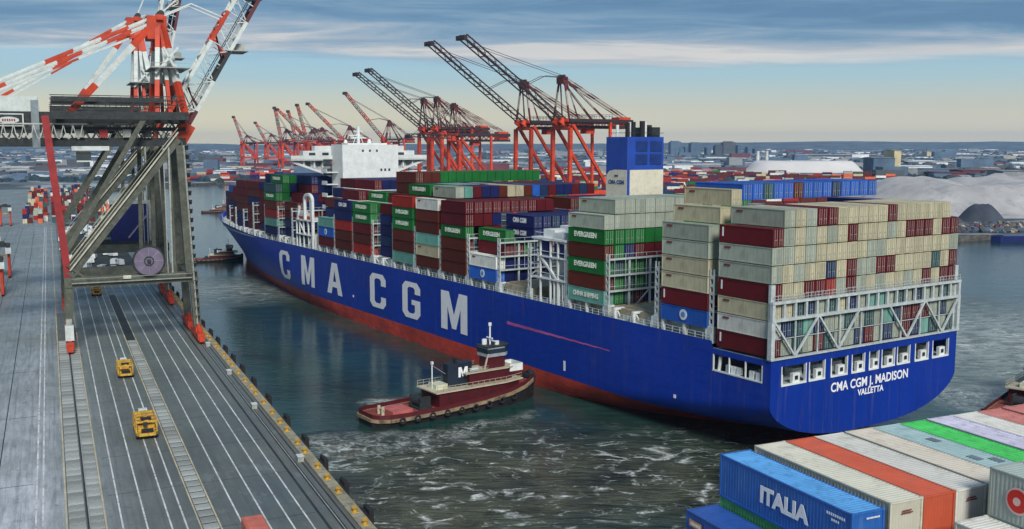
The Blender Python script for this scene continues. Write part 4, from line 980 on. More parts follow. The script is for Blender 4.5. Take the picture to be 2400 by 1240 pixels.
    P('boom_chord', ch, mats); P('boom_lattice', lat, gird if not near else wht)
    P('boom_foot', MB().beam(H0 + Vector((0, -half, 0)) - d * 1.5, H0 + Vector((0, -half, 0)) + d * 4.5, 1.3 * k, 3.2 * k).beam(H0 + Vector((0, half, 0)) - d * 1.5, H0 + Vector((0, half, 0)) + d * 4.5, 1.3 * k, 3.2 * k), red)
    tip = H0 + d * boomL
    P('boom_head', MB().beam(tip + Vector((0, -half - 1, 0)), tip + Vector((0, half + 1, 0)), 2.0 * k, 2.4 * k).beam(tip - Vector((2.6, 0, 0)), tip + Vector((1.4, 0, 0)), 2.2 * k, 1.2 * k), gird)
    A = Vector((ax, my, az)); fs = MB()
    for y in (-2.4, 2.4):
        m1 = H0 + d * (boomL * .42) + nrm * dep; m2 = H0 + d * (boomL * .86) + nrm * dep
        k1 = A.lerp(m1, .5) + Vector((0, 0, 3.0)); k2 = A.lerp(m2, .55) + Vector((-2 if near else 4, 0, -5.0))
        fs.beam(A + Vector((0, y, 0)), k1 + Vector((0, y, 0)), .30 * k).beam(k1 + Vector((0, y, 0)), m1 + Vector((0, y, 0)), .30 * k)
        fs.beam(A + Vector((0, y, .5)), m2 + Vector((0, y, 0)), .24 * k)
    P('forestay', fs, wht if near else gird)
    if near:
        sp = H0 + d * 25
        P('boom_platform', MB().box(sp.x - 1, sp.x + 4.2, my - 4.5, my + 4.5, sp.z - .2, sp.z).box(sp.x + 1.5, sp.x + 3.6, my - 2, my + 2, sp.z, sp.z + 1.8), steel)
        sp = H0 + d * 40; P('boom_platform', MB().box(sp.x - 3, sp.x + 1.2, my - 4.5, my + 4.5, sp.z - .2, sp.z).box(sp.x - 3, sp.x - 2.9, my - 4.5, my + 4.5, sp.z, sp.z + 1.2), steel)
        P('stair_tower', MB().beam((G - .2, -1.6, 4), (G - lean - .6, -1.6, zg), .35, .3).beam((G - .2, -2.4, 4), (G - lean - .6, -2.4, zg), .22), steel)
        st_ = MB(); z = 5
        while z < zg: st_.beam((G + .1 - z * .03, -1.4, z), (G + .1 - z * .03, -2.6, z + 1.1), .9, .12); z += 2.1
        P('stair', st_, low)
        for xx in (G - 7.6, G - 10.6): P('leg', MB().beam((xx, B, zs + 1), (xx + .6, B, zg), .9, .9), low)
        P('cable_run', MB().beam((G - 5.2, -.6, zs + 1), (G - 5.0, -.6, zg), .35).beam((G - 6.2, -.6, zs + 1), (G - 6.2, -.6, zg), .2), steel)
    if house:
        P('machinery_house', MB().box(-back + 1, -4.0 if near else -6, my - 4.5, my + 4.5, zt - 1.8 if near else zt - 5, zt + 3.4 if near else zt + 1.5), wht if near else red)
    else:
        P('machinery_house', MB().box(-back + 1, -back + 10, my - 3.5, my + 3.5, zg + 1, zt + 1.5), red)
    if not near:
        P('trolley', MB().box(G * .25, G * .25 + 6, my - 3, my + 3, zg - 3.2, zg), red)
    return t, P
# ---- the two big cranes on the near quay
cA, PA = sts_crane(quayw(2.5, 246, QZ), QUAY_A, 'nearer grey-legged quay crane with red and white mast, raised lattice boom and lilac cable reel', 'quay cranes on the near berth', near=True, B=18, boomA=60, boomL=74, hinge=(26.2, 47.0), zs=15.2)
cB, PB = sts_crane(quayw(2.5, 308, QZ), QUAY_A, 'farther grey-legged quay crane standing right behind the first, boom raised almost upright', 'quay cranes on the near berth', near=True, B=18, boomA=78, boomL=74, hinge=(26.2, 47.0), apex=(23.0, 82.5))
rl_ = MB()
for r0, r1, m in ((0, 3.45, 0), ): pass
reel = PA('cable_reel', MB().tube((17.6, -1.55, 19.4), (17.6, -1.15, 19.4), 3.35, 36), purple)
MB().ring((17.6, -1.4, 19.4), 3.4, .26, 36, axis='y').ring((17.6, -1.65, 19.4), 1.0, .12, 20, axis='y').build('rim', cdark, reel)
for i in range(8):
    a = math.pi * i / 4; MB().beam((17.6 + .5 * math.cos(a), -1.6, 19.4 + .5 * math.sin(a)), (17.6 + 3.2 * math.cos(a), -1.6, 19.4 + 3.2 * math.sin(a)), .10).build('spoke', pm('spoke_lilac', (.22, .20, .26), .5), reel)
MB().tube((17.6, -2.1, 19.4), (17.6, -1.5, 19.4), .42, 12).build('hub', cdark, reel)
fc = MB()
for i in range(15):
    x = -25 + i * 2.0
    for j in range(6):
        a_, b_ = j / 6, (j + 1) / 6
        fc.beam((x + a_ * 2, 1.2, 50.6 - 3.2 * math.sin(math.pi * a_)), (x + b_ * 2, 1.2, 50.6 - 3.2 * math.sin(math.pi * b_)), .16)
PA('festoon_cable', fc.box(-26, 6, 1.1, 1.3, 50.6, 50.9), pm('cable_pale', (.40, .42, .38), .6))
for x in (-1, 3.5, 8.5, 13.5, 18): PA('girder_box', MB().box(x, x + 1.8, 3.2, 4.3, 47.8, 49.6), R.choice((steel, cdark, cred, cwhite)))
PA('reel_bracket', MB().box(15.8, 19.6, -1.1, .2, 15.5, 17.2).beam((17.6, -.9, 16), (17.6, -.9, 19.4), 1.0), low := olive)
PA('sill_platform', MB().box(1, 27, -1.9, -.9, 15.0, 15.15).box(1, 27, -1.95, -1.88, 16.1, 16.2), steel)
PA('floodlight', MB().box(11.9, 13.6, -1.5, -1.2, 15.6, 16.3), pm('lamp_white', (.75, .72, .60), .3))
PA('sill_brace', MB().beam((.2, -.9, 19.2), (5.2, -.9, 15.2), .45).beam((0, -.9, 14.5), (3.8, -.9, 19.6), .4), olive)
PA('control_cabinet', MB().box(-.9, .9, -4.4, -2.6, 2.6, 6.0), cwhite); PA('cabinet_top', MB().box(-.6, .6, -4.0, -3.0, 6.0, 7.4), steel)
lg = PA('house_sign', MB().box(-12.6, -6.9, 3.2, 3.42, 50.2, 53.0), cwhite)
MB().box(-12.3, -7.2, 3.1, 3.2, 50.45, 52.75).build('sign_border', cdark, lg)
pts_ = [(-9.9 + 2.1 * math.cos(q), 51.55 + .72 * math.sin(q)) for q in [2 * math.pi * i / 20 for i in range(20)]]
MB().add([(x, 3.04, z) for x, z in pts_], [tuple(range(20))]).build('sign_oval', cwhite, lg)
lm = MB()
for i in range(6): lm.box(-11.2 + i * .46, -10.9 + i * .46, 2.98, 3.02, 51.3, 51.8)
lm.build('sign_strokes', cred, lg)
PA('house_post', MB().box(-5.4, -3.8, 3.4, 4.6, 45.5, 56.0), pm('post_grey', (.16, .20, .22), .6))
PA('operator_cab', MB().box(3.5, 6.5, 5, 9, 42.2, 45.2), cwhite); PA('cab_window', MB().box(3.4, 6.6, 4.9, 5.0, 42.6, 44.4), glass)
PA('trolley', MB().box(2.5, 10.5, 4, 14, 44.8, 45.8), cwhite)
PB('transformer_room', MB().box(13.0, 23.4, -.6, 5, 18.5, 29.6), pm('paint_navy', CC['navy'])); PB('room_frame', MB().box(12.7, 23.8, -.9, -.6, 29.2, 30.2).box(23.2, 23.9, -.9, -.6, 18.5, 29.2), steel)
PB('room_brace', MB().beam((17.5, -.8, 19.5), (22.8, -.8, 26.0), .4), pm('spoke_lilac', (.22, .20, .26)))
PB('spreader', MB().box(9, 15, 4, 16, 19.5, 21.0), pm('paint_steelblue', CC['steelblue'])); 

# ---- red cranes over the basin
RA = SHIP_A + math.pi
def red_crane(px, Y, lab, boomA=38, boomL=74, rz=RA, zg=57, zt=62, apex=(24, 86), G=30, k=1.0, B=17, bands=None, back=20, house=False):
    X = (px - 1200) / F_PX * Y; ex = Vector((math.cos(rz), math.sin(rz), 0))
    base = Vector((X, Y, 3)) - ex * G
    return sts_crane(base, rz, lab, 'red cranes on the docks behind the ship', G=G, B=B, zs=20, zg=zg, zt=zt, apex=apex, boomL=boomL, boomA=boomA, back=back, low=pm('far_red', (.54, .052, .016), .6, var=.35, scale=.2, dirt=.4, dirtcol=(.12, .02, .015)), gird=pm('far_dark', (.035, .022, .025), .6), red=pm('far_red', (.34, .03, .012)), wht=pm('far_white', (.30, .24, .20), .6), house=house, k=k, lean=.5, boom_bands=bands or [3])
red_crane(1292, 585, 'largest orange-red dock crane, just left of the blue funnel, boom raised to the left', boomL=80, boomA=34, apex=(29, 85.5))
red_crane(1206, 628, 'second tall orange-red dock crane with twin legs, its boom left of the largest crane', boomL=80, boomA=35, apex=(29, 85.5))
red_crane(1012, 850, 'orange-red crane of the middle group, its boom the higher of the pair', boomL=78, boomA=37, apex=(29, 86), k=1.2)
red_crane(982, 880, 'orange-red crane of the middle group, its boom the lower of the pair', boomL=78, boomA=36, apex=(29, 86), k=1.2)
red_crane(1050, 790, 'orange-red crane of the middle group with its boom lowered behind the others', boomL=40, boomA=2, apex=(29, 78), k=1.1, zg=50, zt=56)
BB = [1, 0, 1, 0]
red_crane(895, 1500, 'far crane with a red and white banded boom rising left of the middle group', boomL=92, boomA=48, k=1.7, bands=[0, 1, 0, 1, 0], zg=50, zt=56, apex=(20, 82), house=True)
red_crane(803, 1700, 'distant crane with a long thin banded boom above the bridge house of the ship', boomL=88, boomA=44, k=1.8, bands=[0, 1, 0, 1, 0], zg=50, zt=56, apex=(18, 78), house=True)
red_crane(716, 1750, 'distant crane whose boom stands nearly upright left of the long thin boom', boomL=66, boomA=76, k=1.9, bands=[1, 0, 1, 0], zg=48, zt=54, apex=(18, 72))
red_crane(722, 1800, 'distant crane with a low slanting boom meeting the upright one', boomL=80, boomA=44, k=1.8, bands=[1, 0, 1, 0], zg=50, zt=56, apex=(18, 76))
red_crane(657, 1800, 'distant crane with a short upright boom at the left of the far group', boomL=62, boomA=80, k=1.9, bands=[1, 0, 1, 0], zg=48, zt=54, apex=(18, 74))
red_crane(692, 1900, 'distant crane with an upright boom between two leaning ones', boomL=60, boomA=76, k=1.9, bands=[1, 0, 1, 0], zg=48, zt=54, apex=(18, 70))
red_crane(738, 1650, 'distant crane with a level boom low behind the bridge house of the ship', boomL=50, boomA=4, k=1.6, bands=[1, 0, 1, 0], zg=48, zt=54, apex=(18, 74))
red_crane(624, 2050, 'far crane with a folded boom left of the two upright booms', boomL=48, boomA=62, k=1.8, bands=[1, 0, 1, 0], zg=46, zt=52, apex=(18, 68))
red_crane(568, 2100, 'lone distant crane with an upright boom at the far left of the dock', boomL=56, boomA=72, k=1.9, bands=[1, 0, 1, 0], zg=48, zt=52, apex=(18, 66))

# ================================================================== MOORED SHIP IN THE RIGHT FOREGROUND AND ITS CONTAINERS
ms = thing('moored_ship', quayw(0, 0, 0), QUAY_A, 'moored ship under the foreground containers, mostly outside the picture', 'ship')
hm = MB().prism([(36.2, -150), (84, -150), (84, 40), (78, 62), (60, 72), (42, 62), (36.2, 40)], -1, 17)
hm.build('hull', pm('black_hull', (.02, .025, .03), .5), ms)
MB().box(36.6, 83, -100, 53, 17, 24.5).box(42.2, 83, 26, 52.9, 24.5, 27.6).build('hatch_coaming', cdark, ms)
def corr_panel(n, length, height, depth, axis='y'):
    """trapezoidal corrugation, ribs vertical, in the plane x = 0 bulging to -x"""
    depth *= .5; mb = MB(); st = length / n; pts = []
    for i in range(n):
        y = -length / 2 + i * st
        pts += [(0, y), (0, y + st * .32), (-depth, y + st * .5), (-depth, y + st * .82)]
    pts.append((0, length / 2))
    vs = [(x, y, z) for x, y in pts for z in (0, height)]
    return mb.add(vs, [(2 * i, 2 * i + 1, 2 * i + 3, 2 * i + 2) for i in range(len(pts) - 1)])
FGC = {}
def fg_container(v0, uc, ztop_, H, col, lab, W=2.5, L=12.1, group='large containers in the foreground'):
    m = MATS['paint_' + col]
    t = qthing('shipping_container', v0 + W / 2, uc, ztop_ - H, lab, 'container', group)
    key = (col, H, W, L)
    if key not in FGC:
        a, b = W / 2, L / 2; fr = MB()
        for x in (-a, a - .14):
            for y in (-b, b - .14): fr.box(x, x + .14, y, y + .14, 0, H)
            fr.box(x, x + .14, -b + .14, b - .14, 0, .14).box(x, x + .10, -b + .14, b - .14, H - .10, H - .015)
        for y in (-b, b - .12): fr.box(-a + .14, a - .14, y, y + .12, 0, .14).box(-a + .14, a - .14, y, y + .12, H - .12, H - .012)
        cs_ = MB().box(-.089, .089, -.089, .089, 0, .118)
        sp = corr_panel(42, L - .26, H - .22, .035); rf = MB(); n = 42; st = (L - .26) / n
        pts = []
        for i in range(n):
            y = -(L - .26) / 2 + i * st; pts += [(y, H - .045), (y + st * .3, H - .045), (y + st * .5, H - .022), (y + st * .8, H - .022)]
        pts.append(((L - .26) / 2, H - .045))
        rf.add([(x, y, z) for y, z in pts for x in (-a + .1, a - .1)], [(2 * i, 2 * i + 1, 2 * i + 3, 2 * i + 2) for i in range(len(pts) - 1)])
        ep = corr_panel(10, W - .26, H - .22, .035)
        FGC[key] = (fr.mesh('frame', [m]), cs_.mesh('corner_casting', [m]), sp.mesh('side_panel', [m]), rf.mesh('roof', [m]), ep.mesh('end_panel', [m]))
    fr, cs_, sp, rf, ep = FGC[key]
    place('frame', fr, t); [place('corner_casting', cs_, t, (x * (W / 2 - .083), y * (L / 2 - .083), z)) for x in (-1, 1) for y in (-1, 1) for z in (-.005, H - .113)]; place('roof', rf, t)
    place('side_panel', sp, t, (-W / 2 + .06, 0, .12)); place('side_panel', sp, t, (W / 2 - .06, 0, .12), (0, 0, math.pi))
    place('end_panel', ep, t, (0, -L / 2 + .06, .12), (0, 0, math.pi / 2)); place('end_panel', ep, t, (0, L / 2 - .06, .12), (0, 0, -math.pi / 2))
    return t
U = 46.85
it = fg_container(39.55, U, 30.36, 2.86, 'skyblue', 'bright blue container with ITALIA in white letters on its side', 2.44)
MATS['paint_italia'] = pm('paint_italia', (.018, .10, .36), .5, var=.12, dirt=.3, dirtcol=(.10, .22, .45), streak=True)
for ch in it.children:
    if ch.name.startswith(('side_panel', 'end_panel', 'frame', 'corner')):
        ch.data = ch.data.copy(); ch.data.materials.clear(); ch.data.materials.append(MATS['paint_italia'])
H_ = -1.22 - .045
text('lettering', 'ITALIA', 1.42, hull_white, it, (H_, -.35, 1.47), (math.pi / 2, 0, -math.pi / 2), 1.05, .07)
nm = MB()
for i in range(9): nm.box(H_ - .01, H_, -4.2 - i * .17, -4.1 - i * .17, 2.28, 2.44)
for i in range(4): nm.box(H_ - .01, H_, -4.6 - i * .17, -4.5 - i * .17, 1.98, 2.12)
for i in range(3): nm.box(H_ - .01, H_, -5.55 - i * .12, -5.48 - i * .12, 1.1 - i * .2, 1.25 - i * .2)
nm.build('number_marks', hull_white, it)
nm = MB()
for i in range(10): nm.box(-.2 + i * .1, -.14 + i * .1, -6.12, -6.10, 2.42, 2.52)
nm.build('number_marks', hull_white, it)
pm('paint_stripgreen', (.05, .26, .10), .6, dirt=.3)
fg_container(39.6, U, 27.46, 2.88, 'stripgreen', 'green container wedged under the ITALIA one', 2.44)
lb_ = fg_container(36.95, U, 26.95, 2.86, 'blue', 'deep blue container with a small pale label, lowest at the corner of the foreground pile', 2.48)
for ch in lb_.children:
    ch.data = ch.data.copy(); ch.data.materials.clear(); ch.data.materials.append(pm('paint_deepblue', (.02, .075, .30), .5, var=.15, dirt=.3, dirtcol=(.06, .13, .32), streak=True))
MB().box(-1.31, -1.29, 4.3, 5.6, 1.95, 2.4).build('label_plate', pm('label_orange', (.55, .30, .12), .6), lb_)
lm = MB()
for i in range(7): lm.box(-1.32, -1.31, 4.45 + i * .15, 4.53 + i * .15, 2.06, 2.26)
lm.build('label_strokes', hull_white, lb_)
pm('paint_fgcream', (.50, .49, .40), .6, var=.10, dscale=.9, dirt=.7, dirtcol=(.33, .31, .25)); pm('paint_fggrey', (.55, .55, .50), .6, var=.10, dscale=.9, dirt=.7, dirtcol=(.36, .35, .30))
pm('paint_fgorange', (.48, .085, .04), .6, var=.14, dscale=.9, dirt=.7, dirtcol=(.30, .10, .07)); pm('paint_tan', (.50, .46, .38), .6, var=.10, dscale=.9, dirt=.7, dirtcol=(.34, .31, .25))
pm('paint_aqua', (.32, .46, .46), .6, var=.14, dscale=.9, dirt=.8, dirtcol=(.22, .32, .36)); pm('paint_reefer', (.30, .36, .33), .5, var=.08, dirt=.3, dirtcol=(.22, .27, .25))
FG = [('fgcream', 'cream container between the blue ITALIA one and the orange one'), ('fgorange', 'orange red container between two pale ones in the foreground'), ('fggrey', 'off-white container right of the orange one'),
      ('tan', 'sandy container between the off-white and the pale aqua one'), ('aqua', 'pale aqua container with patched roof beside the green one'), ('lime', 'vivid green roofed container in the foreground row'),
      ('lilac', 'pale lilac container right of the vivid green one'), ('fggrey', 'off-white container between the lilac and the pink one'), ('pink', 'faded pink container, first of the pink ones from the left'), ('pink', 'faded pink container at the right edge of the picture'), ('fgcream', 'cream container beyond the pink ones, outside the corner')]
for i, (c, lab) in enumerate(FG):
    t = fg_container(42.32 + 2.625 * i, U + .05 * ((i * 7) % 3 - 1), 30.6 - .03 * (i % 3), 2.88, c, lab, 2.52)
    if i in (0, 2): MB().box(-.36, .30, -6.14, -6.12, 2.26, 2.33).box(-.42, .40, -6.14, -6.12, 2.12, 2.2).build('mark', pm('mark_maroon', (.16, .03, .03)), t)
    if i == 4:
        for k, (x, y) in enumerate(((.3, 1.5), (-.4, -2.5), (.5, -3.4))): MB().box(x - .3, x + .3, y, y + .9, 2.86, 2.885).build('roof_patch', pm('patch_grey', (.12, .16, .18), .7), t)
gt = fg_container(48.30, 33.2, 32.35, 2.9, 'reefer', 'grey container with a round red emblem, highest at the right edge', 2.5)
MB().tube((-1.30, 4.1, 1.48), (-1.285, 4.1, 1.48), .78, 28).build('emblem_halo', pm('halo_pink', (.55, .40, .36), .6), gt)
MB().tube((-1.315, 4.1, 1.48), (-1.30, 4.1, 1.48), .66, 28).build('emblem', pm('emblem_red', (.50, .02, .015), .4, rnd=0), gt)
MB().tube((-1.325, 4.15, 1.45), (-1.315, 4.15, 1.45), .24, 20).build('emblem_centre', pm('halo_pink', (.55, .40, .36)), gt)
fg_container(50.9, 33.2, 32.35, 2.9, 'fggrey', 'off-white roofed container beside the grey emblem one', 2.5)
fg_container(48.30, 33.2, 29.42, 2.9, 'fggrey', 'off-white container directly under the grey emblem one', 2.5)
fg_container(45.70, 33.2, 29.5, 2.9, 'white', 'white container whose roof shows at the bottom edge, left of the grey emblem one', 2.5)
MB().box(44, 60, 26.8, 39.4, 24.5, 26.4).build('hatch_cover', cdark, ms)

# ================================================================== TUGS
tug_h = pm('tug_black', (.02, .018, .02), .5, var=.4); tug_m = pm('tug_maroon', (.075, .009, .013), .5, var=.2); tug_d = pm('tug_deck', (.22, .05, .035), .7, var=.35, dirt=.4, dirtcol=(.12, .05, .04))
tug_c = pm('tug_cream', (.42, .38, .28), .6, var=.15, dirt=.4, dirtcol=(.28, .22, .14)); tug_b = pm('strake_tan', (.24, .18, .11), .7, var=.4, dirt=.9, dirtcol=(.03, .025, .02), dscale=.7)
def tug(loc, rz, sc, label, full=True):
    t = thing('tugboat', loc, rz, label, 'tugboat', None)
    def P(n, mb, m, par=None): return mb.build(n, m, par or t)
    ST = [(0, 3.0, 1.5), (.8, 4.2, 1.45), (2.5, 5.0, 1.4), (6, 5.3, 1.35), (14, 5.4, 1.5), (22, 5.3, 1.9), (28, 4.8, 2.5), (32, 3.6, 3.1), (34.5, 2.0, 3.6), (36, .35, 3.9)]
    def loft(z0f, z1f, wf0, wf1):
        mb = MB()
        for sg in (-1, 1):
            for (a, wa, za), (b, wb, zb_) in zip(ST, ST[1:]):
                mb.add([(sg * wa * wf0, a, z0f(za)), (sg * wb * wf0, b, z0f(zb_)), (sg * wb * wf1, b, z1f(zb_)), (sg * wa * wf1, a, z1f(za))], [(0, 1, 2, 3) if sg > 0 else (3, 2, 1, 0)])
        mb.add([(-ST[0][1] * wf0, 0, z0f(1.5)), (ST[0][1] * wf0, 0, z0f(1.5)), (ST[0][1] * wf1, 0, z1f(1.5)), (-ST[0][1] * wf1, 0, z1f(1.5))], [(0, 1, 2, 3)])
        return mb
    P('hull', loft(lambda z: -1.0, lambda z: z, .86, 1.0), tug_h)
    P('bulwark', loft(lambda z: z, lambda z: z + .95, .98, .96), tug_m)
    rs_ = MB()
    for sg in (-1, 1):
        for (a, wa, za), (b, wb, zb_) in zip(ST, ST[1:]): rs_.beam((sg * wa * 1.02, a, za - .1), (sg * wb * 1.02, b, zb_ - .1), .5, .55)
    rs_.beam((-3, -.1, 1.4), (3, -.1, 1.4), .5, .55)
    P('rubbing_strake', rs_, tug_b)
    dkm = MB(); ys = [(w * .95, y, z) for y, w, z in ST]
    for (w0, y0, z0), (w1, y1, z1) in zip(ys, ys[1:]): dkm.add([(-w0, y0, z0 + .1), (w0, y0, z0 + .1), (w1, y1, z1 + .1), (-w1, y1, z1 + .1)], [(0, 1, 2, 3)])
    P('deck', dkm, tug_d)
    P('bow_fender', MB().ring((0, 35.2, 3.6), 1.15, .62, 14, axis='y').tube((-1.6, 34.9, 3.9), (1.6, 34.9, 3.9), .8, 10), black)
    for i in range(9):
        y = 4.5 + i * 3.0
        w = 5.45 if y < 22 else 5.45 - (y - 22) * .13
        for sg in (-1, 1): P('tyre', MB().ring((sg * (w + .25), y, 1.15 + max(0, y - 20) * .07), .48, .2, 10, axis='x', k=5), black)
    P('towing_winch', MB().tube((-1.6, 10.8, 2.6), (1.6, 10.8, 2.6), .95, 14).box(-2.2, 2.2, 9.6, 12.2, 1.5, 1.9).box(-2.0, -1.6, 9.8, 12, 1.6, 3.8).box(1.6, 2.0, 9.8, 12, 1.6, 3.8), cdark)
    P('hatch', MB().box(-2.4, 2.4, 4.2, 8.2, 1.45, 2.15), pm('tug_pink', (.42, .11, .10), .6))
    P('tow_bitt', MB().tube((-.8, 3.0, 1.4), (-.8, 3.0, 3.0), .3, 8).tube((.8, 3.0, 1.4), (.8, 3.0, 3.0), .3, 8).tube((-1.3, 3.0, 2.5), (1.3, 3.0, 2.5), .16, 8), tug_c)
    P('deckhouse', MB().prism([(-3.6, 13), (3.6, 13), (3.6, 27), (2.6, 31), (-2.6, 31), (-3.6, 27)], 1.5, 4.4), tug_m)
    P('boat_deck', MB().prism([(-4.1, 12.2), (4.1, 12.2), (4.1, 27.2), (2.9, 31.8), (-2.9, 31.8), (-4.1, 27.2)], 4.4, 4.62), tug_c)
    P('upper_house', MB().prism([(-2.5, 20), (2.5, 20), (2.5, 28), (1.6, 30), (-1.6, 30), (-2.5, 28)], 4.62, 6.9), tug_m)
    P('upper_deck', MB().prism([(-2.9, 19), (2.9, 19), (2.9, 28.4), (1.9, 30.6), (-1.9, 30.6), (-2.9, 28.4)], 6.9, 7.08), tug_c)
    P('pilot_tower', MB().prism([(-1.7, 24.6), (1.7, 24.6), (1.7, 28), (1.0, 28.8), (-1.0, 28.8), (-1.7, 28)], 7.08, 9.3), tug_m)
    wh = P('wheelhouse', MB().prism([(-2.0, 24.3), (2.0, 24.3), (2.1, 28.2), (1.2, 29.2), (-1.2, 29.2), (-2.1, 28.2)], 9.3, 9.9).prism([(-1.9, 24.4), (1.9, 24.4), (2.0, 28.1), (1.1, 29.1), (-1.1, 29.1), (-2.0, 28.1)], 9.9, 11.2), pm('tug_grey', (.30, .33, .36), .5))
    P('window_band', MB().prism([(-2.03, 24.25), (2.03, 24.25), (2.14, 28.2), (1.22, 29.25), (-1.22, 29.25), (-2.14, 28.2)], 10.0, 10.8), glass, wh)
    P('roof', MB().prism([(-2.2, 24), (2.2, 24), (2.3, 28.4), (1.3, 29.6), (-1.3, 29.6), (-2.3, 28.4)], 11.2, 11.4), cdark, wh)
    P('radar_mast', MB().tube((0, 26, 11.4), (0, 26, 15.2), .16, 8).box(-1.1, 1.1, 25.8, 26.0, 12.6, 12.8).box(-1.4, 1.4, 26.3, 26.6, 12.0, 12.2).tube((0, 26, 15.0), (0, 26, 15.6), .32, 10).tube((-.8, 25.2, 11.4), (-.8, 25.2, 12.4), .5, 10).tube((.9, 27, 11.4), (.9, 27, 12.1), .45, 10), ship_white)
    P('foredeck_platform', MB().box(-2.2, 2.2, 29.2, 32.2, 6.0, 6.2).box(-2.2, -2.1, 29.2, 32.2, 6.2, 7.4).box(2.1, 2.2, 29.2, 32.2, 6.2, 7.4).box(-2.2, 2.2, 32.1, 32.2, 6.2, 7.4), ship_white)
    fnl = P('funnel', MB().prism([(-1.5, 18.0), (-.9, 16.2), (.9, 16.2), (1.5, 18.0), (1.5, 20.2), (.9, 21.4), (-.9, 21.4), (-1.5, 20.2)], 4.6, 8.9), pm('tug_funnel', (.012, .020, .035), .4))
    me = MB()
    ln = [(0, 0), (0, 1), (.31, 1), (.5, .42), (.69, 1), (1, 1), (1, 0), (.75, 0), (.75, .60), (.58, .06), (.42, .06), (.25, .60), (.25, 0)]
    P('letter', MB().add([(1.54, 18.15 + x * 2.0, 6.3 + z * 1.9) for x, z in ln], [tuple(range(13))]), hull_white, fnl)['label'] = 'white letter M'
    P('letter', MB().add([(-1.54, 20.15 - x * 2.0, 6.3 + z * 1.9) for x, z in ln], [tuple(range(13))[::-1]]), hull_white, fnl)['label'] = 'white letter M'
    P('exhaust', MB().tube((-.5, 18.2, 8.9), (-.5, 18.2, 9.9), .25, 8).tube((.5, 18.2, 8.9), (.5, 18.2, 9.9), .25, 8), black, fnl)
    rl = MB()
    for sg in (-1, 1):
        pr = None
        for y in [12.4 + i * 1.24 for i in range(13)]:
            rl.beam((sg * 4.0, y, 4.6), (sg * 4.0, y, 5.6), .07)
        for z in (5.1, 5.6): rl.beam((sg * 4.0, 12.4, z), (sg * 4.0, 27.2, z), .07).beam((sg * 4.0, 27.2, z), (sg * 2.8, 31.6, z), .07)
        for z in (7.6, 8.0): rl.beam((sg * 2.8, 19.2, z), (sg * 2.8, 24, z), .06)
    P('railing', rl, tug_c)
    P('stern_mast', MB().tube((0, 13.4, 4.6), (0, 13.4, 9.4), .12, 6).box(-.25, .25, 13.2, 13.6, 9.2, 9.7), ship_white)
    P('stay', MB().beam((1.9, 24.5, 10.2), (1.9, 23.0, 5.0), .25).beam((0, 13.4, 9.0), (0, 16.2, 7.0), .06), pm('tug_pinkwhite', (.5, .35, .32), .6))
    P('skylight', MB().box(-1.6, 1.6, 13.4, 15.8, 4.6, 5.5).box(-2.6, -1.9, 21.0, 23.5, 4.6, 5.2), pm('tug_palegreen', (.50, .52, .38), .6))
    P('life_raft', MB().tube((2.2, 20.4, 7.5), (2.2, 21.9, 7.5), .38, 10).tube((-2.2, 20.4, 7.5), (-2.2, 21.9, 7.5), .38, 10), ship_white)
    if full:
        for y in (15, 18, 21, 24): 
            for sg in (-1, 1): P('porthole', MB().tube((sg * 3.58, y, 3.2), (sg * 3.66, y, 3.2), .28, 10), dark)
    t.scale = (sc * .86, sc, sc * .97); return t
d1 = Vector((32.0, 23.3)); a1 = -math.atan2(d1.x, d1.y)
tug(Vector((-26.6, 177.6, 0)), a1, 1.06, 'maroon tug with a white M on its black funnel, pushing at the blue hull')
tug(Vector((-139.5, 432, 0)), -rad(72), .62, 'small maroon and black tug off the bow of the blue ship', False)
tug(at(472, 499, 0) + Vector((0, 0, 0)), -rad(80), .62, 'tiny dark tug half hidden beyond the bow of the blue ship', False)
tug(at(2352, 1004, 0), rad(-42), 1.05, 'dark tug with its stern showing behind the foreground containers at the right edge')

# ================================================================== THINGS ON THE NEAR APRON
def straddle(v, u, lab):
    t = qthing('straddle_carrier', v, u, QZ, lab, 'straddle carrier', 'straddle carriers on the apron')
    for x in (-2.4, 2.4):
        for y in (-3.6, 3.6): MB().beam((x, y, .8), (x, y, 11.0), .7, .7).build('leg', corange, t)
        MB().box(x - .45, x + .45, -5, 5, .7, 1.5).build('side_beam', corange, t)
        for y in (-4, -1.4, 1.4, 4): MB().tube((x - .3, y, .75), (x + .3, y, .75), .75, 12).build('wheel', black, t)
        MB().box(x - .5, x + .5, -4.6, 4.6, 10.6, 11.5).build('top_beam', cdark, t)
    MB().box(-2.4, 2.4, -4.4, -3.2, 10.8, 11.6).box(-2.4, 2.4, 3.2, 4.4, 10.8, 11.6).box(-1.2, 1.2, -1.5, 2.0, 11.4, 12.4).build('engine_deck', cdark, t)
    MB().box(1.6, 3.4, -5.6, -4.2, 8.6, 10.6).build('cab', cwhite, t); MB().box(-1.2, 1.2, -3.0, 3.0, 7.0, 7.5).build('spreader', yellow, t)
straddle(-17.0, 345, 'nearer orange-legged straddle carrier at the left edge of the apron')
straddle(-16.5, 392, 'farther orange-legged straddle carrier at the left edge of the apron')
straddle(-23.5, 640, 'small distant orange straddle carrier left of the red crane leg')
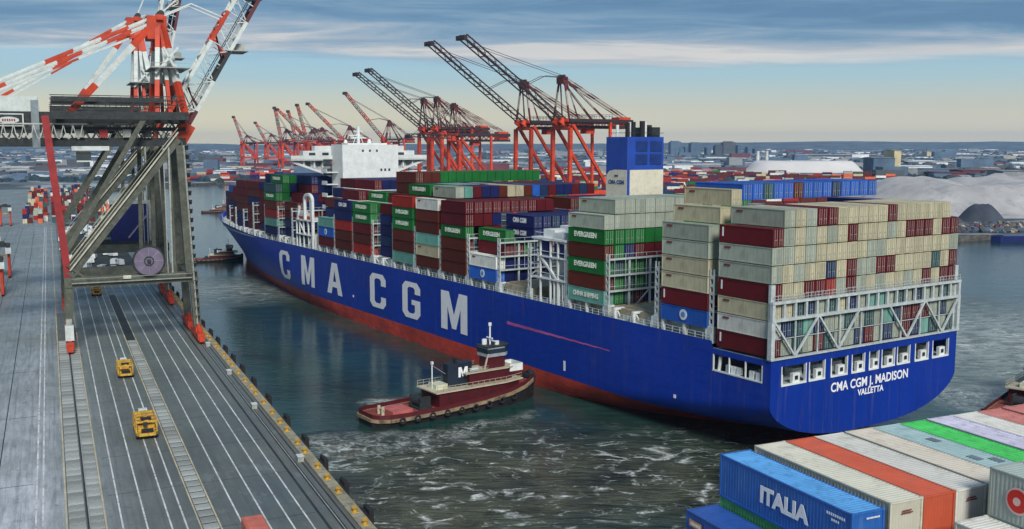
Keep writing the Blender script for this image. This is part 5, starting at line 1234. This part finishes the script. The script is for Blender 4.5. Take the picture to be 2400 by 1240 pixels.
def truck(v, u, rz, lab, bc, cc):
    t = qthing('yard_truck', v, u, QZ, lab, 'truck', 'yard trucks on the apron', rz)
    MB().box(-1.25, 1.25, -6, 6, 1.2, 1.5).build('chassis', cdark, t); MB().box(-1.2, 1.2, 6.2, 8.6, .9, 3.4).build('cab', cwhite, t)
    MB().box(-1.1, 1.1, 8.6, 8.65, 2.2, 3.1).build('windscreen', glass, t)
    MB().box(-1.22, 1.22, -6, 6, 1.5, 4.3).build('load', MATS['paint_' + cc], t)
    for y in (-5, -3.7, 5, 7.6):
        for x in (-1, 1): MB().tube((x - .15, y, .5), (x + .15, y, .5), .5, 10).build('wheel', black, t)
for v, u, rz, lab, cc in ((-24, 520, .2, 'yard truck with a white container, nearest on the apron left of the red crane leg', 'white'), (-33, 560, 1.2, 'yard truck with a maroon container turning on the apron', 'maroon'), (-28, 600, .1, 'yard truck with a grey container on the apron', 'grey'), (-41, 590, .4, 'yard truck with a blue container on the apron', 'blue')): truck(v, u, rz, lab, None, cc)
vb = MB().box(-1, 1, -2.6, 2.6, .5, 1.4).box(-.95, .95, -2.5, 1.4, 1.4, 2.4).mesh('body', [ship_white]); vw = MB().box(-1.02, 1.02, .2, 1.42, 1.5, 2.2).mesh('window', [glass])
wk = MB()
for x in (-.9, .9):
    for y in (-1.7, 1.7): wk.tube((x - .12, y, .38), (x + .12, y, .38), .38, 8)
wk = wk.mesh('wheel', [black])
rv = random.Random(5)
for i in range(44):
    t = qthing('parked_van', rv.uniform(4, 24), rv.uniform(365, 600), QZ, 'small white van parked on the dark quay beyond the big cranes', 'van', 'white vans beyond the big cranes', rv.uniform(-.5, .5))
    place('body', vb, t); place('window', vw, t); place('wheel', wk, t)
for i in range(5):
    t = qthing('stack_of_hatch_covers', 8 + i * 4.4, 410 + i * 38, QZ, 'low dark hatch cover on the quay beyond the big cranes, ' + ORD[i + 1] + ' from the left', 'hatch cover', 'hatch covers beyond the big cranes')
    MB().box(-3, 3, -5.5, 5.5, 0, .5).box(-3, 3, -5.4, 5.4, .6, 1.1).build('panel', cdark, t)
ys = MB(); yl = list(CC); rv = random.Random(11)
for row in range(48):
    v = -50 - row * 2.75 - (row // 6) * 17
    for k in range(34):
        u = 520 + k * 13.2
        if rv.random() < .22: continue
        for l in range(rv.randint(1, 4)):
            ys.box(v - 1.22, v + 1.22, u - 6, u + 6, QZ + l * 2.7, QZ + l * 2.7 + 2.6, yl.index(pick(rv, [('orange', 1), ('maroon', 5), ('white', 1), ('grey', 3), ('navy', 4), ('cream', 1), ('brown', 5), ('darkteal', 3), ('steelblue', 3), ('red', 2)])))
o = ys.build('yard_containers', [MATS['paint_' + c] for c in yl]); o.rotation_euler = (0, 0, QUAY_A); tag(o, 'rows of stacked containers in the yard left of the near quay', 'containers', None, 'stuff')
# stacks that show between the legs of the near cranes
ys = MB()
for row in range(17):
    for k in range(30):
        if rv.random() < .3: continue
        v, u = -14 + row * 2.75 + (row // 5) * 2, 660 + k * 13.4
        for l in range(rv.randint(1, 3)):
            ys.box(v - 1.22, v + 1.22, u - 6, u + 6, QZ + l * 2.7, QZ + l * 2.7 + 2.6, yl.index(pick(rv, [('orange', 3), ('white', 1), ('cream', 2), ('darkteal', 3), ('navy', 3), ('red', 3), ('maroon', 3), ('brown', 4), ('grey', 3)])))
o = ys.build('berth_containers', [MATS['paint_' + c] for c in yl]); o.rotation_euler = (0, 0, QUAY_A); tag(o, 'mixed orange and pale containers stacked far down the near berth', 'containers', None, 'stuff')

# ================================================================== FAR SHORE
def ranges(x): return x
wcols = dict(w=(.62, .64, .64), g=(.22, .24, .25), d=(.07, .08, .09), m=(.13, .04, .05), t=(.36, .33, .26), b=(.08, .13, .19), y=(.48, .42, .24))
for k_, c_ in wcols.items(): pm('wall_' + k_, c_, .8, var=.25, scale=.05, dirt=.4, dirtcol=tuple(x * .5 for x in c_), rnd=.12, dscale=.15)
def shed(px0, px1, yb, h, wall, roof, lab, depth=45, tank=False, ridge=0.0):
    a, b = at(px0, yb, 3), at(px1, yb, 3); w = (b - a).length; c = (a + b) / 2 + Vector((0, depth / 2, 0))
    t = thing('warehouse', c, 0, lab, 'warehouse', None)
    MB().box(-w / 2, w / 2, -depth / 2, depth / 2, 0, h).build('wall', MATS['wall_' + wall], t)
    e = 1.0
    MB().add([(-w / 2 - e, -depth / 2 - e, h + .05), (w / 2 + e, -depth / 2 - e, h + .05), (w / 2 + e, depth / 2 + e, h + .05), (-w / 2 - e, depth / 2 + e, h + .05), (-w / 2 - e, 0, h + 1.2 + ridge), (w / 2 + e, 0, h + 1.2 + ridge)],
             [(0, 1, 5, 4), (2, 3, 4, 5), (0, 4, 3), (1, 2, 5), (0, 3, 2, 1)]).build('roof', MATS['wall_' + roof], t)
    nb = max(3, min(14, int(w / 14)))
    for i in range(nb):
        x = -w / 2 + (i + .5) * w / nb
        MB().box(x - 1.9, x + 1.9, -depth / 2 - .15, -depth / 2 + .05, .3, min(4.6, h * .7)).build('loading_door', MATS['wall_d'], t)
    return t
SH = [(1565, 1690, 397, 9, 'g', 'w', 'long white-roofed warehouse just right of the blue funnel'), (1700, 1790, 392, 8, 'd', 'w', 'white-roofed warehouse left of the twin white stacks'), (1560, 1640, 386, 8, 'b', 'w', 'pale-roofed shed behind the long white-roofed warehouse'),
      (1868, 2056, 371, 12, 'd', 'w', 'very long low white roof behind the big pale mound'), (2112, 2185, 405, 11, 'w', 'w', 'white shed with dark bays right of the pale mound'), (2128, 2330, 388, 9, 'd', 'w', 'longest white roof at the right, above the maroon sheds'),
      (2195, 2262, 421, 9, 'm', 'm', 'maroon shed nearest the great salt pile'), (2256, 2362, 416, 10, 'm', 'm', 'long maroon shed at the right with a pink stripe roof'), (2290, 2345, 404, 7, 'g', 't', 'small tan-roofed shed behind the maroon sheds'),
      (2046, 2096, 412, 27, 'b', 'g', 'tall blue-grey plant building behind the blue container row'), (2094, 2110, 410, 38, 'y', 't', 'narrow yellowish tower of the plant'), (2112, 2150, 414, 12, 'g', 'w', 'low annex at the foot of the yellowish tower'),
      (2350, 2400, 425, 13, 'g', 'g', 'grey building cut by the right edge of the picture'), (1440, 1475, 420, 8, 'w', 'w', 'small white shed behind the orange-red cranes'), (1150, 1215, 402, 9, 'g', 'w', 'white-roofed shed seen between the crane groups'),
      (1640, 1760, 378, 8, 'b', 'w', 'thin pale roof below the far towers'), (2225, 2300, 368, 9, 'b', 'w', 'small far white roof at the upper right'), (2320, 2372, 371, 9, 'b', 'w', 'far white roof near the right edge'), (2020, 2092, 357, 12, 'b', 'w', 'farthest pale roof above the plant'),
      (2172, 2196, 370, 22, 'y', 't', 'lone pale yellow block on the plain'), (436, 560, 405, 6, 't', 'w', 'long white-roofed shed on the far shore left of the bow'), (500, 540, 416, 9, 'w', 'w', 'white rounded shed on the far quay left of the bow'), (0, 100, 404, 8, 'g', 'w', 'white flat-roofed shed at the far left edge'),
      (230, 330, 392, 8, 'g', 'w', 'pale shed seen between the legs of the near crane'), (440, 500, 372, 10, 'b', 'b', 'blue-grey block on the far left plain'), (575, 640, 398, 11, 'm', 'm', 'low maroon shed beneath the distant cranes'), (700, 790, 402, 10, 'g', 'w', 'white shed left of the bridge house'), (640, 700, 396, 14, 'm', 'm', 'tall maroon shed under the distant leaning booms')]
for a in SH: shed(*a)
for px in (1775.5, 1796.5):
    p = at(px, 392, 3); t = thing('white_stack', p, 0, 'white industrial stack, ' + ('left' if px < 1790 else 'right') + ' one of the close pair above the pale mound', 'stack')
    MB().tube((0, 0, 0), (0, 0, 34), 3.6, 14, 0, 3.0).build('shaft', MATS['wall_w'], t); MB().tube((0, 0, 34), (0, 0, 35), 3.3, 14).build('cap', MATS['wall_d'], t)
def mound(px0, px1, yb, h, depth, mat, name, lab, cat, seed=1, flat=.5, rgh=.12):
    a, b = at(px0, yb, 3), at(px1, yb, 3); w = (b - a).length; c = (a + b) / 2 + Vector((0, depth / 2, 0))
    rr = random.Random(seed); nx, ny = 40, 16; mb = MB(); vs = []
    from mathutils import noise as mn
    for j in range(ny + 1):
        for i in range(nx + 1):
            x, y = i / nx * 2 - 1, j / ny * 2 - 1
            r = (abs(x) ** 3.2 + abs(y) ** 2.6) ** .36 if flat > .4 else math.hypot(x, y)
            hh = sstep(max(0, 1 - r) / (1 - flat)) if r < 1 else 0
            n_ = mn.noise(Vector((x * 3 + seed, y * 3, 0))) * rgh + mn.noise(Vector((x * 9 + seed, y * 9, 2))) * rgh * .4
            vs.append((x * w / 2, y * depth / 2, max(-.3, h * (hh + n_ * min(1, hh * 2)))))
    fs = [(j * (nx + 1) + i, j * (nx + 1) + i + 1, (j + 1) * (nx + 1) + i + 1, (j + 1) * (nx + 1) + i) for j in range(ny) for i in range(nx)]
    o = mb.add(vs, fs).build(name, mat); o.location = c; tag(o, lab, cat)
    for p in o.data.polygons: p.use_smooth = True
    return o
salt = pm('salt_pile', (.38, .375, .37), .9, var=.22, scale=.04, dirt=.8, dirtcol=(.20, .205, .22), bump=1.0, bscale=.25, rnd=0, dscale=.06)
mound(1760, 2052, 405, 19, 120, pm('salt_bright', (.56, .55, .54), .9, var=.12, scale=.03, dirt=.3, dirtcol=(.40, .40, .42), bump=.5, bscale=.15, rnd=0, dscale=.06), 'salt_mound', 'long flat-topped pale mound beyond the blue container row', 'mound', 3, .72, .05)
mound(2078, 2900, 512, 20, 230, salt, 'salt_mound', 'great pale salt pile on the shore behind the stern stack', 'mound', 5, .55, .34)
coal = pm('coal_pile', (.045, .055, .075), .9, var=.3, scale=.08, bump=.8, bscale=.3, rnd=0)
mound(2258, 2400, 528, 11.5, 34, coal, 'coal_heap', 'dark blue-grey heap in front of the great salt pile', 'heap', 8, .15, .08)
mound(2215, 2290, 531, 5, 22, coal, 'coal_heap', 'small dark heap left of the larger dark one', 'heap', 12, .15, .2)
scrap = MB(); rr = random.Random(4); scm = [pm('scrap_brown', (.16, .13, .09), .9), MATS['wall_d'], MATS['wall_w'], MATS['wall_b'], MATS['wall_m'], MATS['wall_t']]
for i in range(420):
    p = at(rr.uniform(2236, 2400), rr.uniform(527, 546), 3); s_ = rr.uniform(.5, 2.2); r_ = rr.uniform(0, 3)
    scrap.beam((p.x, p.y, 3 + rr.random() * .6), (p.x + math.cos(r_) * s_ * 1.8, p.y + math.sin(r_) * s_ * 1.8, 3 + rr.random() * 2.2), s_, s_ * .6, rr.choice((0, 1, 1, 1, 3, 3, 4, 5)))
tag(scrap.build('scrap_heap', scm), 'litter of scrap and timber along the right shore', 'scrap', None, 'stuff')
bg = thing('barge', at(2385, 566, 0), rad(6), 'dark blue barge moored at the right shore', 'barge')
MB().prism([(-12, -4), (30, -4), (30, 4), (-12, 4), (-15, 0)], -.5, 3.2).build('hull', MATS['paint_navy'], bg); MB().box(-10, 28, -3.2, 3.2, 3.2, 3.6).build('deck', MATS['wall_b'], bg)
# town towers at the horizon
TW = [(1566, 1592, 331, 'b'), (1600, 1608, 343, 'b'), (1613, 1639, 334, 'b'), (1650, 1662, 344, 'b'), (1670, 1690, 340, 'd'), (1688, 1718, 332, 'd'), (1722, 1730, 339, 'b'), (1745, 1756, 343, 'b'), (1588, 1598, 346, 'b'), (1762, 1775, 347, 'b')]
for i, (a_, b_, tp, c_) in enumerate(TW):
    Y = 4400; w = (b_ - a_) / F_PX * Y; h = (362 - tp) / F_PX * Y; X = ((a_ + b_) / 2 - 1200) / F_PX * Y
    t = thing('tower_block', (X, Y, 3), .2, ['broad square-topped tower nearest the blue funnel on the skyline', 'thin low tower right of the first broad one', 'second broad skyline tower, bulkier and darker', 'low slim skyline block between the second tower and the widest', 'lower shoulder block of the widest skyline tower', 'widest and darkest skyline tower', 'slim block at the right foot of the widest skyline tower', 'short skyline block standing apart to the right', 'short block tucked between the first two towers', 'rightmost small skyline block'][i], 'tower block')
    MB().box(-w / 2, w / 2, -15, 15, 0, h).build('wall', MATS['wall_' + c_], t)
    if w > 30: MB().box(-w / 3, w / 3, -12, 12, h, h + 4).build('roof_plant', MATS['wall_' + c_], t)
# loose town of small buildings and woods to the horizon
def in_gap(X, Y):
    px = 1200 + F_PX * X / Y
    return (1735 < px < 2075 and Y < 1900) or (px > 2060 and Y < 1120)
tn = MB(); rr = random.Random(21); tm = [MATS['wall_' + k] for k in 'wgdmtb']
for i in range(4200):
    Y = 1350 * math.exp(rr.random() * 1.8); X = rr.uniform(-.56, .60) * Y
    if X < -.14 * Y and Y < 1500 and X > -.42 * Y: pass
    if in_gap(X, Y): continue
    w = rr.uniform(8, 46) * (1 + Y / 6000); dd = rr.uniform(8, 30); h = rr.uniform(3, 9) + (rr.random() < .04) * rr.uniform(5, 18)
    tn.box(X - w / 2, X + w / 2, Y - dd / 2, Y + dd / 2, 2.9, 3 + h, rr.choices(range(6), (4, 6, 5, 2, 1, 10))[0])
tag(tn.build('distant_town', tm), 'low scattered buildings across the plain to the horizon', 'buildings', None, 'stuff')
wd = MB(); wm = pm('woodland', (.020, .040, .050), .9, var=.4, scale=.05, rnd=0)
def clump(X, Y, r, h):
    n = 5; b = [(X + math.cos(2 * math.pi * i / n + r) * r * rr.uniform(.7, 1.2), Y + math.sin(2 * math.pi * i / n + r) * r * rr.uniform(.7, 1.2), 2.9) for i in range(n)]
    m_ = [(x + (X - x) * .25, y + (Y - y) * .25, 3 + h * rr.uniform(.55, .8)) for x, y, _ in b]
    wd.add(b + m_ + [(X, Y, 3 + h)], [(i, (i + 1) % n, n + (i + 1) % n, n + i) for i in range(n)] + [(n + i, n + (i + 1) % n, 2 * n) for i in range(n)])
for i in range(14000):
    Y = 1250 * math.exp(rr.random() ** .8 * 2.0); X = rr.uniform(-.58, .62) * Y
    if in_gap(X, Y): continue
    clump(X, Y, rr.uniform(3, 7) * (1 + Y / 3000), rr.uniform(3, 8))
tag(wd.build('distant_woods', wm), 'bare woods and thickets scattered over the far plain', 'woods', None, 'stuff')
# yard stacks over the basin
ys = MB()
for row in range(30):
    for k in range(70):
        if rr.random() < .35: continue
        X, Y = 60 + k * 13.5 - row * 6, 800 + row * 22
        if X > .36 * Y + 20 or (X > 300 and Y < 900): continue
        for l in range(rr.randint(1, 4)):
            ys.box(X - 6, X + 6, Y - 1.3, Y + 1.3, 3 + l * 2.7, 3 + l * 2.7 + 2.6, yl.index(pick(rr, [('maroon', 5), ('brown', 6), ('navy', 4), ('cream', 2), ('grey', 2), ('white', 1), ('orange', 2), ('green', 1), ('steelblue', 2), ('red', 3)])))
tag(ys.build('dockside_containers', [MATS['paint_' + c] for c in yl]), 'maroon and brown container stacks on the dock across the basin', 'containers', None, 'stuff')
ys = MB()
for row in range(14):
    for k in range(60):
        if rr.random() < .4: continue
        X, Y = -470 + k * 13.0, 1330 + row * 26
        for l in range(rr.randint(1, 4)):
            ys.box(X - 6, X + 6, Y - 1.3, Y + 1.3, 3 + l * 2.7, 3 + l * 2.7 + 2.6, yl.index(pick(rr, [('maroon', 4), ('red', 5), ('pink', 3), ('navy', 3), ('cream', 1), ('orange', 3), ('white', 2)])))
tag(ys.build('terminal_containers', [MATS['paint_' + c] for c in yl]), 'red and pink container stacks beneath the distant banded cranes', 'containers', None, 'stuff')
# hills on the skyline
hb = MB(); vs = []; n = 160
from mathutils import noise as mnz
for i in range(n + 1):
    X = -9500 + 19000 * i / n; Y = 10200
    z = 52 + 22 * mnz.noise(Vector((i * .09, 3, 0))) + 30 * max(0, 1 - abs(X - 4300) / 4200) + 5 * mnz.noise(Vector((i * .5, 9, 0)))
    vs += [(X, Y - 900, 3), (X, Y, z), (X, Y + 900, 3)]
fs = []
for i in range(n): a = 3 * i; fs += [(a, a + 3, a + 4, a + 1), (a + 1, a + 4, a + 5, a + 2)]
hb.add(vs, fs); tag(hb.build('hills', pm('hill_green', (.05, .075, .075), .9, var=.6, scale=.004, dirt=.6, dirtcol=(.22, .25, .26), rnd=0, dscale=.006)), kind='structure')

# ================================================================== HAZE
hz = MB().box(-13900, 13900, -295, 11600, -3, 175).build('haze', [])
hm_ = bpy.data.materials.new('haze'); hm_.use_nodes = True; nt = hm_.node_tree; nt.nodes.clear()
pv = N(nt, 'ShaderNodeVolumePrincipled'); pv.inputs['Color'].default_value = (.40, .63, .96, 1); pv.inputs['Density'].default_value = .00006; pv.inputs['Anisotropy'].default_value = .1
ou = N(nt, 'ShaderNodeOutputMaterial'); nt.links.new(pv.outputs[0], ou.inputs['Volume'])
hz.data.materials.append(hm_); tag(hz, kind='stuff')
